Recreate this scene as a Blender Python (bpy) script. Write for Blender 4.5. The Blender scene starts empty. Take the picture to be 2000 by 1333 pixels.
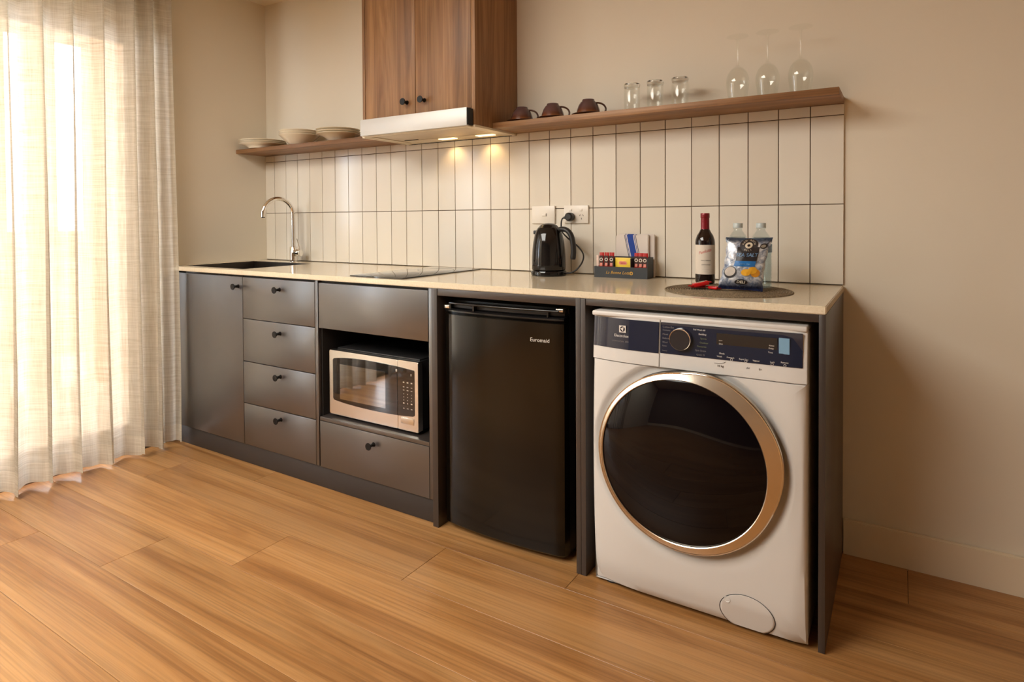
import bpy, bmesh, math, random
from math import pi, sin, cos, radians as rad, sqrt, atan2
from mathutils import Vector, Matrix
random.seed(7)
S = bpy.context.scene
COL = S.collection
# ------------------------------------------------------------------ camera, world, light
def setup():
    cam = bpy.data.cameras.new('camera'); co = bpy.data.objects.new('camera', cam); COL.objects.link(co)
    yaw, pitch, roll = rad(32.0), rad(-1.016), rad(-0.326)
    c, s = cos(yaw), sin(yaw)
    F = Vector((-s*cos(pitch), c*cos(pitch), sin(pitch))); R = Vector((c, s, 0)); U = R.cross(F)
    R2 = R*cos(roll)+U*sin(roll); U2 = -R*sin(roll)+U*cos(roll)
    M = Matrix((R2, U2, -F)).transposed().to_4x4(); M.translation = Vector((3.176, -2.354, 1.126))
    co.matrix_world = M
    cam.sensor_fit = 'HORIZONTAL'; cam.sensor_width = 36.0
    cam.lens = 36.0*1214.5/2000.0
    cam.shift_y = -215.2/2000.0
    cam.clip_start = 0.02; cam.clip_end = 200
    S.camera = co
    w = bpy.data.worlds.new('sky'); S.world = w; w.use_nodes = True
    nt = w.node_tree; bg = nt.nodes['Background']
    bg.inputs[0].default_value = (0.90, 0.975, 1.08, 1); bg.inputs[1].default_value = 15.5
    def area(name, loc, rot, sx, sy, e, col, portal=False):
        l = bpy.data.lights.new(name, 'AREA'); l.shape = 'RECTANGLE'; l.size = sx; l.size_y = sy
        l.energy = e; l.color = col
        if portal: l.cycles.is_portal = True
        o = bpy.data.objects.new(name, l); COL.objects.link(o); o.location = loc; o.rotation_euler = rot
        return o
    area('window_portal', (-0.19, -1.8, 1.06), (0, rad(-90), 0), 2.1, 2.2, 1, (1, 1, 1), True)
    area('ceiling_fill_light', (1.2, -3.0, 2.37), (0, 0, 0), 1.8, 2.2, 132, (1.0, 0.975, 0.90))  # added soft fill for the room, not a known ceiling lamp
    sl = bpy.data.lights.new('sun', 'SUN'); sl.energy = 3.5; sl.angle = rad(1.5); sl.color = (1, .95, .88)
    so = bpy.data.objects.new('sun', sl); COL.objects.link(so); so.rotation_euler = (rad(12), rad(-34), 0)
    S.view_settings.view_transform = 'Standard'; S.view_settings.look = 'None'
    S.view_settings.gamma = 1.0; S.view_settings.use_curve_mapping = False
    S.view_settings.exposure = 0.2
    try:
        S.cycles.use_denoising = True; S.cycles.max_bounces = 10; S.cycles.diffuse_bounces = 5
        S.cycles.transparent_max_bounces = 24; S.cycles.sample_clamp_indirect = 6.0
        S.cycles.caustics_reflective = False; S.cycles.caustics_refractive = False
    except Exception: pass
setup()

# ------------------------------------------------------------------ materials
class N:
    def __init__(s, name):
        s.m = bpy.data.materials.new(name); s.m.use_nodes = True
        s.t = s.m.node_tree; s.b = s.t.nodes['Principled BSDF']; s.out = s.t.nodes['Material Output']
    def n(s, typ, **kw):
        nd = s.t.nodes.new(typ)
        for k, v in kw.items(): setattr(nd, k, v)
        return nd
    def l(s, a, b): s.t.links.new(a, b)
    def set(s, **kw):
        names = dict(base='Base Color', rough='Roughness', metal='Metallic', ior='IOR', trans='Transmission Weight', alpha='Alpha',
                     spec='Specular IOR Level', coat='Coat Weight', coatr='Coat Roughness', sheen='Sheen Weight', estr='Emission Strength', ecol='Emission Color', aniso='Anisotropic')
        for k, v in kw.items():
            if isinstance(v, tuple) and len(v) == 3: v = v+(1,)
            s.b.inputs[names[k]].default_value = v
    def coord(s, scale=(1, 1, 1), rnd=0.0, kind='Object'):
        tc = s.n('ShaderNodeTexCoord'); mp = s.n('ShaderNodeMapping'); mp.inputs['Scale'].default_value = scale
        if rnd:
            oi = s.n('ShaderNodeObjectInfo'); mu = s.n('ShaderNodeVectorMath', operation='MULTIPLY_ADD')
            cx = s.n('ShaderNodeCombineXYZ')
            for i in range(3): s.l(oi.outputs['Random'], cx.inputs[i])
            s.l(cx.outputs[0], mu.inputs[0]); mu.inputs[1].default_value = (rnd, rnd*1.7, rnd*2.3)
            s.l(tc.outputs[kind], mu.inputs[2]); s.l(mu.outputs[0], mp.inputs[0])
        else: s.l(tc.outputs[kind], mp.inputs[0])
        return mp.outputs[0]
    def noise(s, vec, scale=5, detail=4, rough=.5, dist=0):
        nd = s.n('ShaderNodeTexNoise'); nd.inputs['Scale'].default_value = scale; nd.inputs['Detail'].default_value = detail
        nd.inputs['Roughness'].default_value = rough; nd.inputs['Distortion'].default_value = dist
        s.l(vec, nd.inputs['Vector']); return nd.outputs['Fac']
    def ramp(s, fac, stops):
        r = s.n('ShaderNodeValToRGB'); e = r.color_ramp.elements
        e[0].position = stops[0][0]; e[0].color = stops[0][1]+(1,)
        e[1].position = stops[-1][0]; e[1].color = stops[-1][1]+(1,)
        for p, c in stops[1:-1]:
            x = e.new(p); x.color = c+(1,)
        s.l(fac, r.inputs[0]); return r.outputs[0]
    def mix(s, a, b, f, mode='MIX'):
        m = s.n('ShaderNodeMix', data_type='RGBA', blend_type=mode)
        for v, i in ((f, 0), (a, 6), (b, 7)):
            if isinstance(v, (int, float)): m.inputs[i].default_value = v
            elif isinstance(v, tuple): m.inputs[i].default_value = v+(1,)
            else: s.l(v, m.inputs[i])
        return m.outputs[2]
    def bump(s, h, strength=.2, dist=.01):
        b = s.n('ShaderNodeBump'); b.inputs['Strength'].default_value = strength; b.inputs['Distance'].default_value = dist
        s.l(h, b.inputs['Height']); s.l(b.outputs[0], s.b.inputs['Normal'])
def plain(name, base, rough=.5, metal=0, **kw):
    n = N(name); n.set(base=base, rough=rough, metal=metal, **kw); return n.m
def srgb(r, g, b):
    f = lambda v: (v/255/12.92) if v/255 <= .04045 else ((v/255+.055)/1.055)**2.4
    return (f(r), f(g), f(b))

def m_paint(name, base):
    n = N(name); n.set(base=base, rough=.62, spec=.35)
    n.bump(n.noise(n.coord((1, 1, 1)), 160, 3), .06, .002); return n.m
WALL = m_paint('wall_paint', srgb(222, 213, 196))
CEIL = m_paint('ceiling_paint', srgb(232, 220, 198))
TRIM = plain('trim_paint', srgb(226, 212, 188), .35)
def m_tile():
    n = N('glazed_tile'); n.set(rough=.19, spec=.5)
    oi = n.n('ShaderNodeObjectInfo')
    c = n.ramp(oi.outputs['Random'], [(0, srgb(222, 214, 200)), (.5, srgb(227, 220, 207)), (1, srgb(218, 209, 194))])
    n.l(c, n.b.inputs['Base Color'])
    n.bump(n.noise(n.coord((1, 1, 1), rnd=9), 14, 2), .12, .004); return n.m
TILE = m_tile()
GROUT = plain('dark_grout', srgb(84, 64, 44), .9)
def m_wood(name, stops, axis, along=1.3, across=17, rough=.45, rnd=13, fine=90, bump=.06, tone=.12, warp=1.2, vary=(0.9, 1.1), streak=.45):
    n = N(name); n.set(rough=rough, spec=.4)
    sc = [across]*3; sc[axis] = along
    v = n.coord(tuple(sc), rnd)
    a = n.noise(v, 1.0, 5, .62, warp)
    sc2 = [fine]*3; sc2[axis] = along*2.2
    v2 = n.coord(tuple(sc2), rnd)
    f = n.noise(v2, 1.0, 4, .6, .3)
    sc3 = [across*.32]*3; sc3[axis] = along*.6
    g = n.noise(n.coord(tuple(sc3), rnd*1.3), 1.0, 3, .5, 2.2)
    col = n.ramp(a, stops)
    dark = n.ramp(f, [(.38, (1-streak,)*3), (.56, (1, 1, 1))])
    col = n.mix(col, dark, .55, 'MULTIPLY')
    big = n.ramp(g, [(.3, (1-tone*2.2,)*3), (.6, (1+tone*.4,)*3)])
    col = n.mix(col, big, .8, 'MULTIPLY')
    oi = n.n('ShaderNodeObjectInfo')
    vr = n.ramp(oi.outputs['Random'], [(0, (vary[0],)*3), (1, (vary[1],)*3)])
    col = n.mix(col, vr, 1.0, 'MULTIPLY')
    n.l(col, n.b.inputs['Base Color'])
    n.bump(f, bump, .002); return n.m
FLOOR = m_wood('oak_plank', [(.2, srgb(118, 76, 38)), (.38, srgb(150, 102, 56)), (.52, srgb(172, 124, 74)), (.75, srgb(190, 144, 94))], 0, .6, 9, .34, 17, 150, .06, .07, 1.0, (.90, 1.05), .42)
WAL = [(.25, srgb(104, 70, 42)), (.45, srgb(142, 102, 66)), (.6, srgb(164, 122, 82)), (.8, srgb(182, 142, 102))]
WALNUT = m_wood('walnut_vertical', WAL, 2, .9, 16, .45, 11, 150, .03, .12, 1.3, (.95, 1.05), .35)
WALNUTH = m_wood('walnut_horizontal', WAL, 0, .9, 16, .45, 11, 150, .03, .12, 1.3, (.95, 1.05), .35)
CAB = plain('charcoal_laminate', srgb(50, 43, 40), .33, spec=.8, ior=1.9)
CABIN = plain('charcoal_carcass', srgb(40, 36, 34), .6)
KNOBM = plain('black_metal_knob', srgb(28, 27, 27), .42, .6)
def m_stone():
    n = N('cream_stone'); n.set(rough=.13, spec=.5)
    v = n.coord((1, 1, 1)); f = n.noise(v, 190, 2, .6)
    col = n.ramp(f, [(.25, srgb(204, 188, 160)), (.40, srgb(217, 203, 177)), (.62, srgb(220, 206, 181)), (.72, srgb(226, 214, 192))])
    vo = n.n('ShaderNodeTexVoronoi'); vo.inputs['Scale'].default_value = 42; n.l(v, vo.inputs['Vector'])
    sp = n.ramp(vo.outputs['Distance'], [(.03, (.12, .09, .07)), (.07, (1, 1, 1))])
    lim = n.ramp(n.noise(v, 9, 2), [(.60, (0, 0, 0)), (.70, (1, 1, 1))])
    n.l(n.mix(col, n.mix(col, sp, 1.0, 'MULTIPLY'), lim), n.b.inputs['Base Color']); return n.m
STONE = m_stone()
CHROME = plain('chrome', (.82, .80, .77), .06, 1)
def m_brushed(name, base, rough=.28, axis=0):
    n = N(name); n.set(base=base, rough=rough, metal=1)
    sc = [900]*3; sc[axis] = 6
    n.bump(n.noise(n.coord(tuple(sc)), 1, 2), .05, .001); return n.m
STEEL = m_brushed('brushed_steel', (.80, .77, .72), .26)
STEELV = m_brushed('brushed_steel_satin', (.60, .585, .56), .5); STEELV.node_tree.nodes['Principled BSDF'].inputs['Metallic'].default_value = .45
SINKM = m_brushed('sink_steel', (.13, .11, .095), .38)
CHAMP = m_brushed('champagne_metal', (.80, .71, .59), .27)
BLKGLASS = plain('black_glass', (.006, .006, .007), .03, spec=.6, ior=1.7)
BLKGLOSS = plain('black_gloss_plastic', (.008, .007, .007), .07, spec=.5, ior=1.5)
FRIDGEM = plain('black_fridge_steel', (.003, .0022, .0015), .13, spec=.45, ior=1.5)
BLKPLAS = plain('black_plastic', (.015, .014, .014), .45)
WHT = plain('white_plastic', srgb(232, 224, 212), .3)
ENAMEL = plain('white_enamel', srgb(206, 203, 199), .3, spec=.5)
GAPM = plain('dark_gap', (.01, .01, .01), .8)
CERAM = plain('cream_ceramic', srgb(235, 225, 204), .18)
NAVY = plain('navy_gloss_panel', (.010, .015, .036), .05, spec=.6, ior=1.6)
DISP = plain('smoked_display', (.02, .018, .018), .12)
LCDB = plain('pale_blue_film', srgb(120, 160, 190), .3)
INKW = plain('white_ink', srgb(214, 208, 200), .5)
INKD = plain('dim_ink', srgb(120, 116, 116), .5)
INKG = plain('green_grey_ink', srgb(108, 116, 84), .5)
INKB = plain('dark_ink', srgb(60, 48, 40), .5)
RUBBER = plain('dark_rubber', (.02, .02, .02), .7)
LAMPM = plain('hood_lamp_lens', (1, .9, .7), .4, estr=2.2, ecol=(1, .72, .36))
FILTM = m_brushed('grease_filter', (.62, .52, .40), .5)
HOODU = plain('hood_underside', srgb(225, 212, 188), .35)
def thin(name, tint=(.96, .97, .96), gl=1.0, ior=1.45):
    n = N(name); t = n.n('ShaderNodeBsdfTransparent'); g = n.n('ShaderNodeBsdfGlossy'); x = n.n('ShaderNodeMixShader')
    lw = n.n('ShaderNodeLayerWeight'); lw.inputs[0].default_value = .5; pw_ = n.n('ShaderNodeMath', operation='POWER'); pw_.inputs[1].default_value = 4.5
    f = n.n('ShaderNodeMapRange'); f.inputs[3].default_value = .035; f.inputs[4].default_value = .42
    n.l(lw.outputs['Facing'], pw_.inputs[0]); n.l(pw_.outputs[0], f.inputs[0])
    t.inputs[0].default_value = tint+(1,); g.inputs['Roughness'].default_value = .02; g.inputs[0].default_value = (gl, gl, gl, 1); 
    n.l(f.outputs[0], x.inputs[0]); n.l(t.outputs[0], x.inputs[1]); n.l(g.outputs[0], x.inputs[2]); n.l(x.outputs[0], n.out.inputs[0]); return n.m
GLASS = thin('thin_glass', (.975, .98, .972), 1.0, 1.5)
PANE = thin('window_glass', (.93, .96, .97), 1.0, 1.45)
PET = thin('clear_bottle_plastic', (.88, .92, .93), 1.0, 1.5)
GLASSR = plain('solid_glass', (.98, .99, .98), .0, trans=1.0, ior=1.45)
def m_curtain(name, trans, thick):
    n = N(name); tc = n.n('ShaderNodeTexCoord')
    def st(sc, s=1, d=3):
        mp = n.n('ShaderNodeMapping'); mp.inputs['Scale'].default_value = sc; n.l(tc.outputs['UV'], mp.inputs[0]); return n.noise(mp.outputs[0], s, d, .6)
    h = st((9, 230, 1)); v = st((230, 7, 1)); b = st((3, 60, 1), 1, 2)
    mh = n.ramp(h, [(.35, (0, 0, 0)), (.65, (1, 1, 1))]); mv = n.ramp(v, [(.35, (0, 0, 0)), (.65, (1, 1, 1))])
    w = n.mix(mh, mv, .4)
    w = n.mix(w, n.ramp(b, [(.35, (0, 0, 0)), (.7, (1, 1, 1))]), .25)
    tl = n.n('ShaderNodeBsdfTranslucent'); df = n.n('ShaderNodeBsdfDiffuse'); tr = n.n('ShaderNodeBsdfTransparent')
    colr = n.mix(srgb(214, 198, 172), srgb(246, 236, 218), w)
    n.l(n.mix(srgb(134, 128, 118), srgb(196, 190, 180), w), tl.inputs[0]); n.l(colr, df.inputs[0]); tr.inputs[0].default_value = (1, .99, .98, 1)
    m1 = n.n('ShaderNodeMixShader'); m1.inputs[0].default_value = .52*thick
    n.l(df.outputs[0], m1.inputs[1]); n.l(tl.outputs[0], m1.inputs[2])
    m2 = n.n('ShaderNodeMixShader')
    mr = n.n('ShaderNodeMapRange'); mr.inputs[3].default_value = trans*.45; mr.inputs[4].default_value = trans*1.5; n.l(w, mr.inputs[0])
    n.l(mr.outputs[0], m2.inputs[0]); n.l(m1.outputs[0], m2.inputs[1]); n.l(tr.outputs[0], m2.inputs[2])
    n.l(m2.outputs[0], n.out.inputs[0]); return n.m
SHEER = m_curtain('sheer_linen', .09, 1.0)
HEM = m_curtain('hem_linen', .05, .75)

# ------------------------------------------------------------------ mesh helpers (world coordinates in, stored local to the parent's base)
ORG = {}
def org(p): return ORG.get(p.name, Vector((0, 0, 0))) if p is not None else Vector((0, 0, 0))
def tag(o, label=None, cat=None, group=None, kind=None):
    if label: o['label'] = label
    if cat: o['category'] = cat
    if group: o['group'] = group
    if kind: o['kind'] = kind
    return o
def thing(name, label, cat, loc=(0, 0, 0), group=None):
    o = bpy.data.objects.new(name, None); o.empty_display_size = .05; COL.objects.link(o); o.location = loc
    ORG[o.name] = Vector(loc); return tag(o, label, cat, group)
def link(name, me, mat, parent=None, smooth=None, base=None):
    o = bpy.data.objects.new(name, me); COL.objects.link(o)
    if mat is not None and not me.materials: me.materials.append(mat)
    if parent is not None: o.parent = parent; ORG[o.name] = org(parent)
    elif base is not None: o.location = base; ORG[o.name] = Vector(base)
    if smooth is not None:
        for p in me.polygons: p.use_smooth = True
        if smooth < 180:
            me.set_sharp_from_angle(angle=rad(smooth))
    return o
def bm_obj(name, bm, mat, parent=None, smooth=None, base=None):
    off = org(parent) if parent is not None else Vector(base or (0, 0, 0))
    bmesh.ops.translate(bm, vec=-off, verts=bm.verts)
    bmesh.ops.recalc_face_normals(bm, faces=bm.faces)
    me = bpy.data.meshes.new(name); bm.to_mesh(me); bm.free()
    return link(name, me, mat, parent, smooth, base)
def add_box(bm, x0, x1, y0, y1, z0, z1, bev=0, seg=2):
    r = bmesh.ops.create_cube(bm, size=1)
    vs = r['verts']
    for v in vs:
        v.co = Vector(((x0+x1)/2+v.co.x*(x1-x0), (y0+y1)/2+v.co.y*(y1-y0), (z0+z1)/2+v.co.z*(z1-z0)))
    if bev:
        es = {e for v in vs for e in v.link_edges}
        bmesh.ops.bevel(bm, geom=list(es), offset=bev, segments=seg, affect='EDGES', profile=.5)
def box(name, b, mat, parent=None, bev=0.0, seg=2, base=None):
    bm = bmesh.new(); add_box(bm, *b, bev=bev, seg=seg)
    return bm_obj(name, bm, mat, parent, 35 if bev else None, base)
def boxes(name, bs, mat, parent=None, bev=0.0):
    bm = bmesh.new()
    for b in bs: add_box(bm, *b, bev=bev)
    return bm_obj(name, bm, mat, parent, 35 if bev else None)
def add_lathe(bm, prof, M, n=32, a0=0, a1=2*pi):
    """prof: (r, h) pairs along local +Z, placed by matrix M"""
    full = abs(a1-a0-2*pi) < 1e-6; k = n if full else n+1
    rings = []
    for r, h in prof:
        if r < 1e-6: rings.append([bm.verts.new(M @ Vector((0, 0, h)))])
        else: rings.append([bm.verts.new(M @ Vector((r*cos(a0+(a1-a0)*i/n), r*sin(a0+(a1-a0)*i/n), h))) for i in range(k)])
    for A, B in zip(rings, rings[1:]):
        for i in range(n):
            j = (i+1) % k
            if len(A) == 1 and len(B) == 1: continue
            if len(A) == 1: f = (A[0], B[i], B[j])
            elif len(B) == 1: f = (A[i], A[j], B[0])
            else: f = (A[i], A[j], B[j], B[i])
            try: bm.faces.new(f)
            except ValueError: pass
AX = {'z': Matrix.Identity(4), '-z': Matrix.Rotation(pi, 4, 'X'), '-y': Matrix.Rotation(pi/2, 4, 'X'), 'x': Matrix.Rotation(pi/2, 4, 'Y'), 'y': Matrix.Rotation(-pi/2, 4, 'X')}
def lathe(name, prof, c, mat, parent=None, axis='z', n=32, smooth=40, a0=0, a1=2*pi, base=None, M=None):
    bm = bmesh.new(); add_lathe(bm, prof, Matrix.Translation(c) @ (M or AX[axis]), n, a0, a1)
    return bm_obj(name, bm, mat, parent, smooth, base)
def catmull(pts, k=8):
    P = [Vector(p) for p in pts]; out = []
    for i in range(len(P)-1):
        a = P[max(i-1, 0)]; b = P[i]; c = P[i+1]; d = P[min(i+2, len(P)-1)]
        for j in range(k):
            t = j/k
            out.append(.5*((2*b)+(c-a)*t+(2*a-5*b+4*c-d)*t*t+(3*b-a-3*c+d)*t**3))
    out.append(P[-1]); return out
def add_tube(bm, pts, r, n=12, caps=True, sx=1.0):
    pts = [Vector(p) for p in pts]; rings = []
    up = Vector((0.01, 0.02, 1)).normalized()
    T0 = (pts[1]-pts[0]).normalized()
    if abs(T0.dot(up)) > .9: up = Vector((0, 1, .02)).normalized()
    nrm = (up-T0*up.dot(T0)).normalized()
    for i, p in enumerate(pts):
        T = (pts[min(i+1, len(pts)-1)]-pts[max(i-1, 0)]).normalized()
        nrm = (nrm-T*nrm.dot(T)).normalized(); bi = T.cross(nrm)
        rr = r[i] if isinstance(r, (list, tuple)) else r
        rings.append([bm.verts.new(p+nrm*rr*cos(2*pi*j/n)+bi*rr*sx*sin(2*pi*j/n)) for j in range(n)])
    for A, B in zip(rings, rings[1:]):
        for j in range(n): bm.faces.new((A[j], A[(j+1) % n], B[(j+1) % n], B[j]))
    if caps: bm.faces.new(rings[0][::-1]); bm.faces.new(rings[-1])
def tube(name, pts, r, mat, parent=None, n=12, sx=1.0, base=None):
    bm = bmesh.new(); add_tube(bm, pts, r, n, True, sx); return bm_obj(name, bm, mat, parent, 50, base)
def prism(name, poly, y0, y1, mat, parent=None, bev=0, smooth=None, base=None):
    """poly: (x,z) outline, extruded from y0 (front) to y1"""
    bm = bmesh.new()
    a = [bm.verts.new((x, y0, z)) for x, z in poly]; b = [bm.verts.new((x, y1, z)) for x, z in poly]
    f0 = bm.faces.new(a); bm.faces.new(b[::-1]); n = len(poly)
    for i in range(n): bm.faces.new((a[i], b[i], b[(i+1) % n], a[(i+1) % n]))
    if bev: bmesh.ops.bevel(bm, geom=list(f0.edges), offset=bev, segments=2, affect='EDGES')
    return bm_obj(name, bm, mat, parent, smooth, base)
def rrect(x0, x1, z0, z1, r, k=5):
    out = []
    for cx, cz, a in ((x1-r, z1-r, 0), (x0+r, z1-r, 90), (x0+r, z0+r, 180), (x1-r, z0+r, 270)):
        for i in range(k+1):
            t = rad(a+90*i/k); out.append((cx+r*cos(t), cz+r*sin(t)))
    return out
def text_mesh(s, size, align='CENTER', shear=0.0, bold=0.0, ext=.0003, space=1.0):
    cu = bpy.data.curves.new('t', 'FONT'); cu.body = s; cu.size = size; cu.align_x = align; cu.align_y = 'CENTER'
    cu.shear = shear; cu.offset = bold; cu.extrude = ext; cu.resolution_u = 2; cu.space_character = space
    o = bpy.data.objects.new('t', cu); COL.objects.link(o)
    me = bpy.data.meshes.new_from_object(o.evaluated_get(bpy.context.evaluated_depsgraph_get()))
    bpy.data.objects.remove(o); bpy.data.curves.remove(cu); return me
def lettering(s, fn, size, mat, parent, name='lettering', **kw):
    """fn maps text-plane (u right, v up, w out) to world"""
    me = text_mesh(s, size, **kw); off = org(parent)
    for v in me.vertices: v.co = Vector(fn(v.co.x, v.co.y, v.co.z))-off
    me.materials.clear(); return link(name, me, mat, parent)
def front(x, z, y): return lambda u, v, w: (x+u, y-w-.0003, z+v)
def dup(root, loc, label=None, group=None):
    r = root.copy(); COL.objects.link(r); r.location = loc
    if label: r['label'] = label
    if group: r['group'] = group
    for ch in list(root.children):
        c = ch.copy(); COL.objects.link(c); c.parent = r
        for g in list(ch.children):
            d = g.copy(); COL.objects.link(d); d.parent = c
    return r

# ------------------------------------------------------------------ room shell
RX, RY, H = 5.6, -5.2, 2.391
def struct(name, bs, mat):
    o = boxes(name, bs, mat); o['kind'] = 'structure'; return o
wall_back = struct('wall_back', [(-.2, RX+.15, 0, .15, -.05, H+.1)], WALL)
WY0, WY1, WZ = -.622, -2.90, 2.13
wall_left = struct('wall_left', [(-.2, 0, WY0, 0, -.05, H+.1), (-.2, 0, RY, WY1, -.05, H+.1), (-.2, 0, WY1, WY0, WZ, H+.1)], WALL)
struct('wall_right', [(RX, RX+.15, RY, 0, -.05, H+.1)], WALL)
DARKW = m_paint('dimmed_rear_paint', srgb(110, 96, 82))  # unseen rear wall darkened in colour so glossy fronts reflect a dim room
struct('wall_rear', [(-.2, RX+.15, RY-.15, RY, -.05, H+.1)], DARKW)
struct('ceiling', [(-.2, RX+.15, RY-.15, .15, H, H+.08)], CEIL)
floor = struct('floor', [(-.2, RX+.15, RY-.15, .15, -.06, -.0125)], plain('subfloor', srgb(70, 45, 26), .9))
# floor planks: one object each, 227.6 mm wide rows along X
PW, PL = .2276, 1.51
offs = {0: 3.2, 1: .31+.4, 2: 2.3135, 3: 1.857, 4: 1.327, 5: .963, 6: .52}
meshes = {}
def plank(x0, x1, y0, y1):
    x0 = max(x0, 0.0); x1 = min(x1, RX)
    if x1-x0 < .02: return
    key = (round(x1-x0, 4), round(y1-y0, 4))
    if key not in meshes:
        bm = bmesh.new(); w, d = x1-x0, y1-y0; g = .0006
        add_box(bm, g, w-g, g, d-g, -.012, 0)
        bmesh.ops.bevel(bm, geom=[e for e in bm.edges if all(v.co.z > -.001 for v in e.verts)], offset=.0006, segments=1, affect='EDGES')
        me = bpy.data.meshes.new('plank'); bm.to_mesh(me); bm.free(); me.materials.append(FLOOR); meshes[key] = me
    o = bpy.data.objects.new('plank', meshes[key]); COL.objects.link(o); o.parent = floor; o.location = (x0, y0, 0)
row = 0; y1 = -.0
edges = [0.0, -.226]
while edges[-1] > RY: edges.append(edges[-1]-PW)
for i in range(len(edges)-1):
    ya, yb = max(edges[i+1], RY), edges[i]
    if yb-ya < .02: continue
    j = offs.get(i, random.uniform(0, PL)); x = j-PL*math.ceil(j/PL)
    while x < RX: plank(x, x+PL, ya, yb); x += PL
# backsplash
TY = -.009
box('grout_bed', (0.0, 3.0147, -.0055, 0, .901, 1.5065), GROUT, wall_back)
rows = [(.9032, 1.1714), (1.1742, 1.4691), (1.4719, 1.5065)]
tmesh = {}
xs = [0.0]+[.08027+.10119*i for i in range(30)]
for zi, (z0, z1) in enumerate(rows):
    for i in range(30):
        x0, x1 = xs[i]+(.0014 if i else 0.0005), xs[i+1]-.0014
        if i == 29: x1 = 3.0147
        key = (round(x1-x0, 4), zi)
        if key not in tmesh:
            bm = bmesh.new(); add_box(bm, 0, x1-x0, -.0088, -.0005, 0, z1-z0)
            bmesh.ops.bevel(bm, geom=[e for e in bm.edges if all(v.co.y < -.008 for v in e.verts)], offset=.0009, segments=1, affect='EDGES')
            me = bpy.data.meshes.new('tile'); bm.to_mesh(me); bm.free(); me.materials.append(TILE); tmesh[key] = me
        o = bpy.data.objects.new('tile', tmesh[key]); COL.objects.link(o); o.parent = wall_back; o.location = (x0, 0, z0)
        o.rotation_euler = (random.uniform(-.0012, .0012), 0, random.uniform(-.002, .002))
def skirting(name, b, along):
    bm = bmesh.new(); add_box(bm, *b, bev=.0)
    bmesh.ops.bevel(bm, geom=[e for e in bm.edges if all(v.co.z > .1 for v in e.verts)], offset=.004, segments=2, affect='EDGES')
    o = bm_obj(name, bm, TRIM, None, 40); o['kind'] = 'structure'
skirting('baseboard_back', (3.018, RX, -.016, 0, 0, .117), 0)
skirting('baseboard_right', (RX-.016, RX, RY, -.018, 0, .117), 1)
skirting('baseboard_rear', (0, RX-.018, RY, RY+.016, 0, .117), 1)
# sliding glass door in the left wall, and what lies outside
FR = plain('window_frame_paint', srgb(120, 112, 100), .4, .3)
def frame(name, x0, x1, ya, yb, z0, z1, w=.05):
    o = boxes(name, [(x0, x1, ya, yb, z0, z0+w), (x0, x1, ya, yb, z1-w, z1), (x0, x1, ya, ya+w, z0, z1), (x0, x1, yb-w, yb, z0, z1)], FR, None, .002)
    o['kind'] = 'structure'; return o
w1 = frame('window_1', -.17, -.07, WY1, WY0, -.012, WZ, .04)
npan = 2; pw = (WY0-WY1-.08)/npan
for k in range(npan):
    ya = WY1+.04+k*pw; xo = -.155 if k % 2 else -.115
    boxes('sash', [(xo, xo+.035, ya, ya+.055, .03, WZ-.04), (xo, xo+.035, ya+pw-.055, ya+pw, .03, WZ-.04), (xo, xo+.035, ya+.055, ya+pw-.055, .03, .10), (xo, xo+.035, ya+.055, ya+pw-.055, WZ-.11, WZ-.04)], FR, w1)
    box('pane', (xo+.014, xo+.020, ya+.055, ya+pw-.055, .10, WZ-.11), PANE, w1)
BRICKM = None
def m_brick():
    n = N('clay_brick'); n.set(rough=.85)
    b = n.n('ShaderNodeTexBrick'); b.inputs['Color1'].default_value = srgb(226, 196, 168)+(1,); b.inputs['Color2'].default_value = srgb(234, 208, 182)+(1,)
    b.inputs['Mortar'].default_value = srgb(238, 222, 202)+(1,); b.inputs['Scale'].default_value = 4.2
    tc = n.n('ShaderNodeTexCoord'); sp = n.n('ShaderNodeSeparateXYZ'); cb = n.n('ShaderNodeCombineXYZ')
    n.l(tc.outputs['Object'], sp.inputs[0]); n.l(sp.outputs[1], cb.inputs[0]); n.l(sp.outputs[2], cb.inputs[1]); n.l(cb.outputs[0], b.inputs['Vector'])
    n.l(b.outputs[0], n.b.inputs['Base Color']); return n.m
BRICKM = m_brick()
SLAB = plain('pale_paving', srgb(226, 212, 190), .8)
struct('trim_1', [(-3.2, -.2, -6.5, 3.0, -.10, -.02)], SLAB)                 # patio slab
struct('trim_2', [(-1.9, -.2, -6.5, 3.0, 2.40, 2.48)], plain('timber_soffit', srgb(226, 196, 158), .6))
struct('trim_3', [(-3.2, -3.05, -6.5, 3.0, -.02, 1.05)], BRICKM)             # garden wall
def pier(y0, y1, label):
    o = box('brick_pier', (-1.9, -1.62, y0, y1, -.02, 2.398), BRICKM); tag(o, label, 'pier')
pier(-.155, .8, 'clay brick pier outside seen through the sheer curtain right of the bright gap')
pier(-.54, -.43, 'narrow clay brick pier outside seen through the curtain between two bright gaps')
pier(-1.5, -.71, 'wide clay brick pier outside behind the left edge of the curtain')

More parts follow.
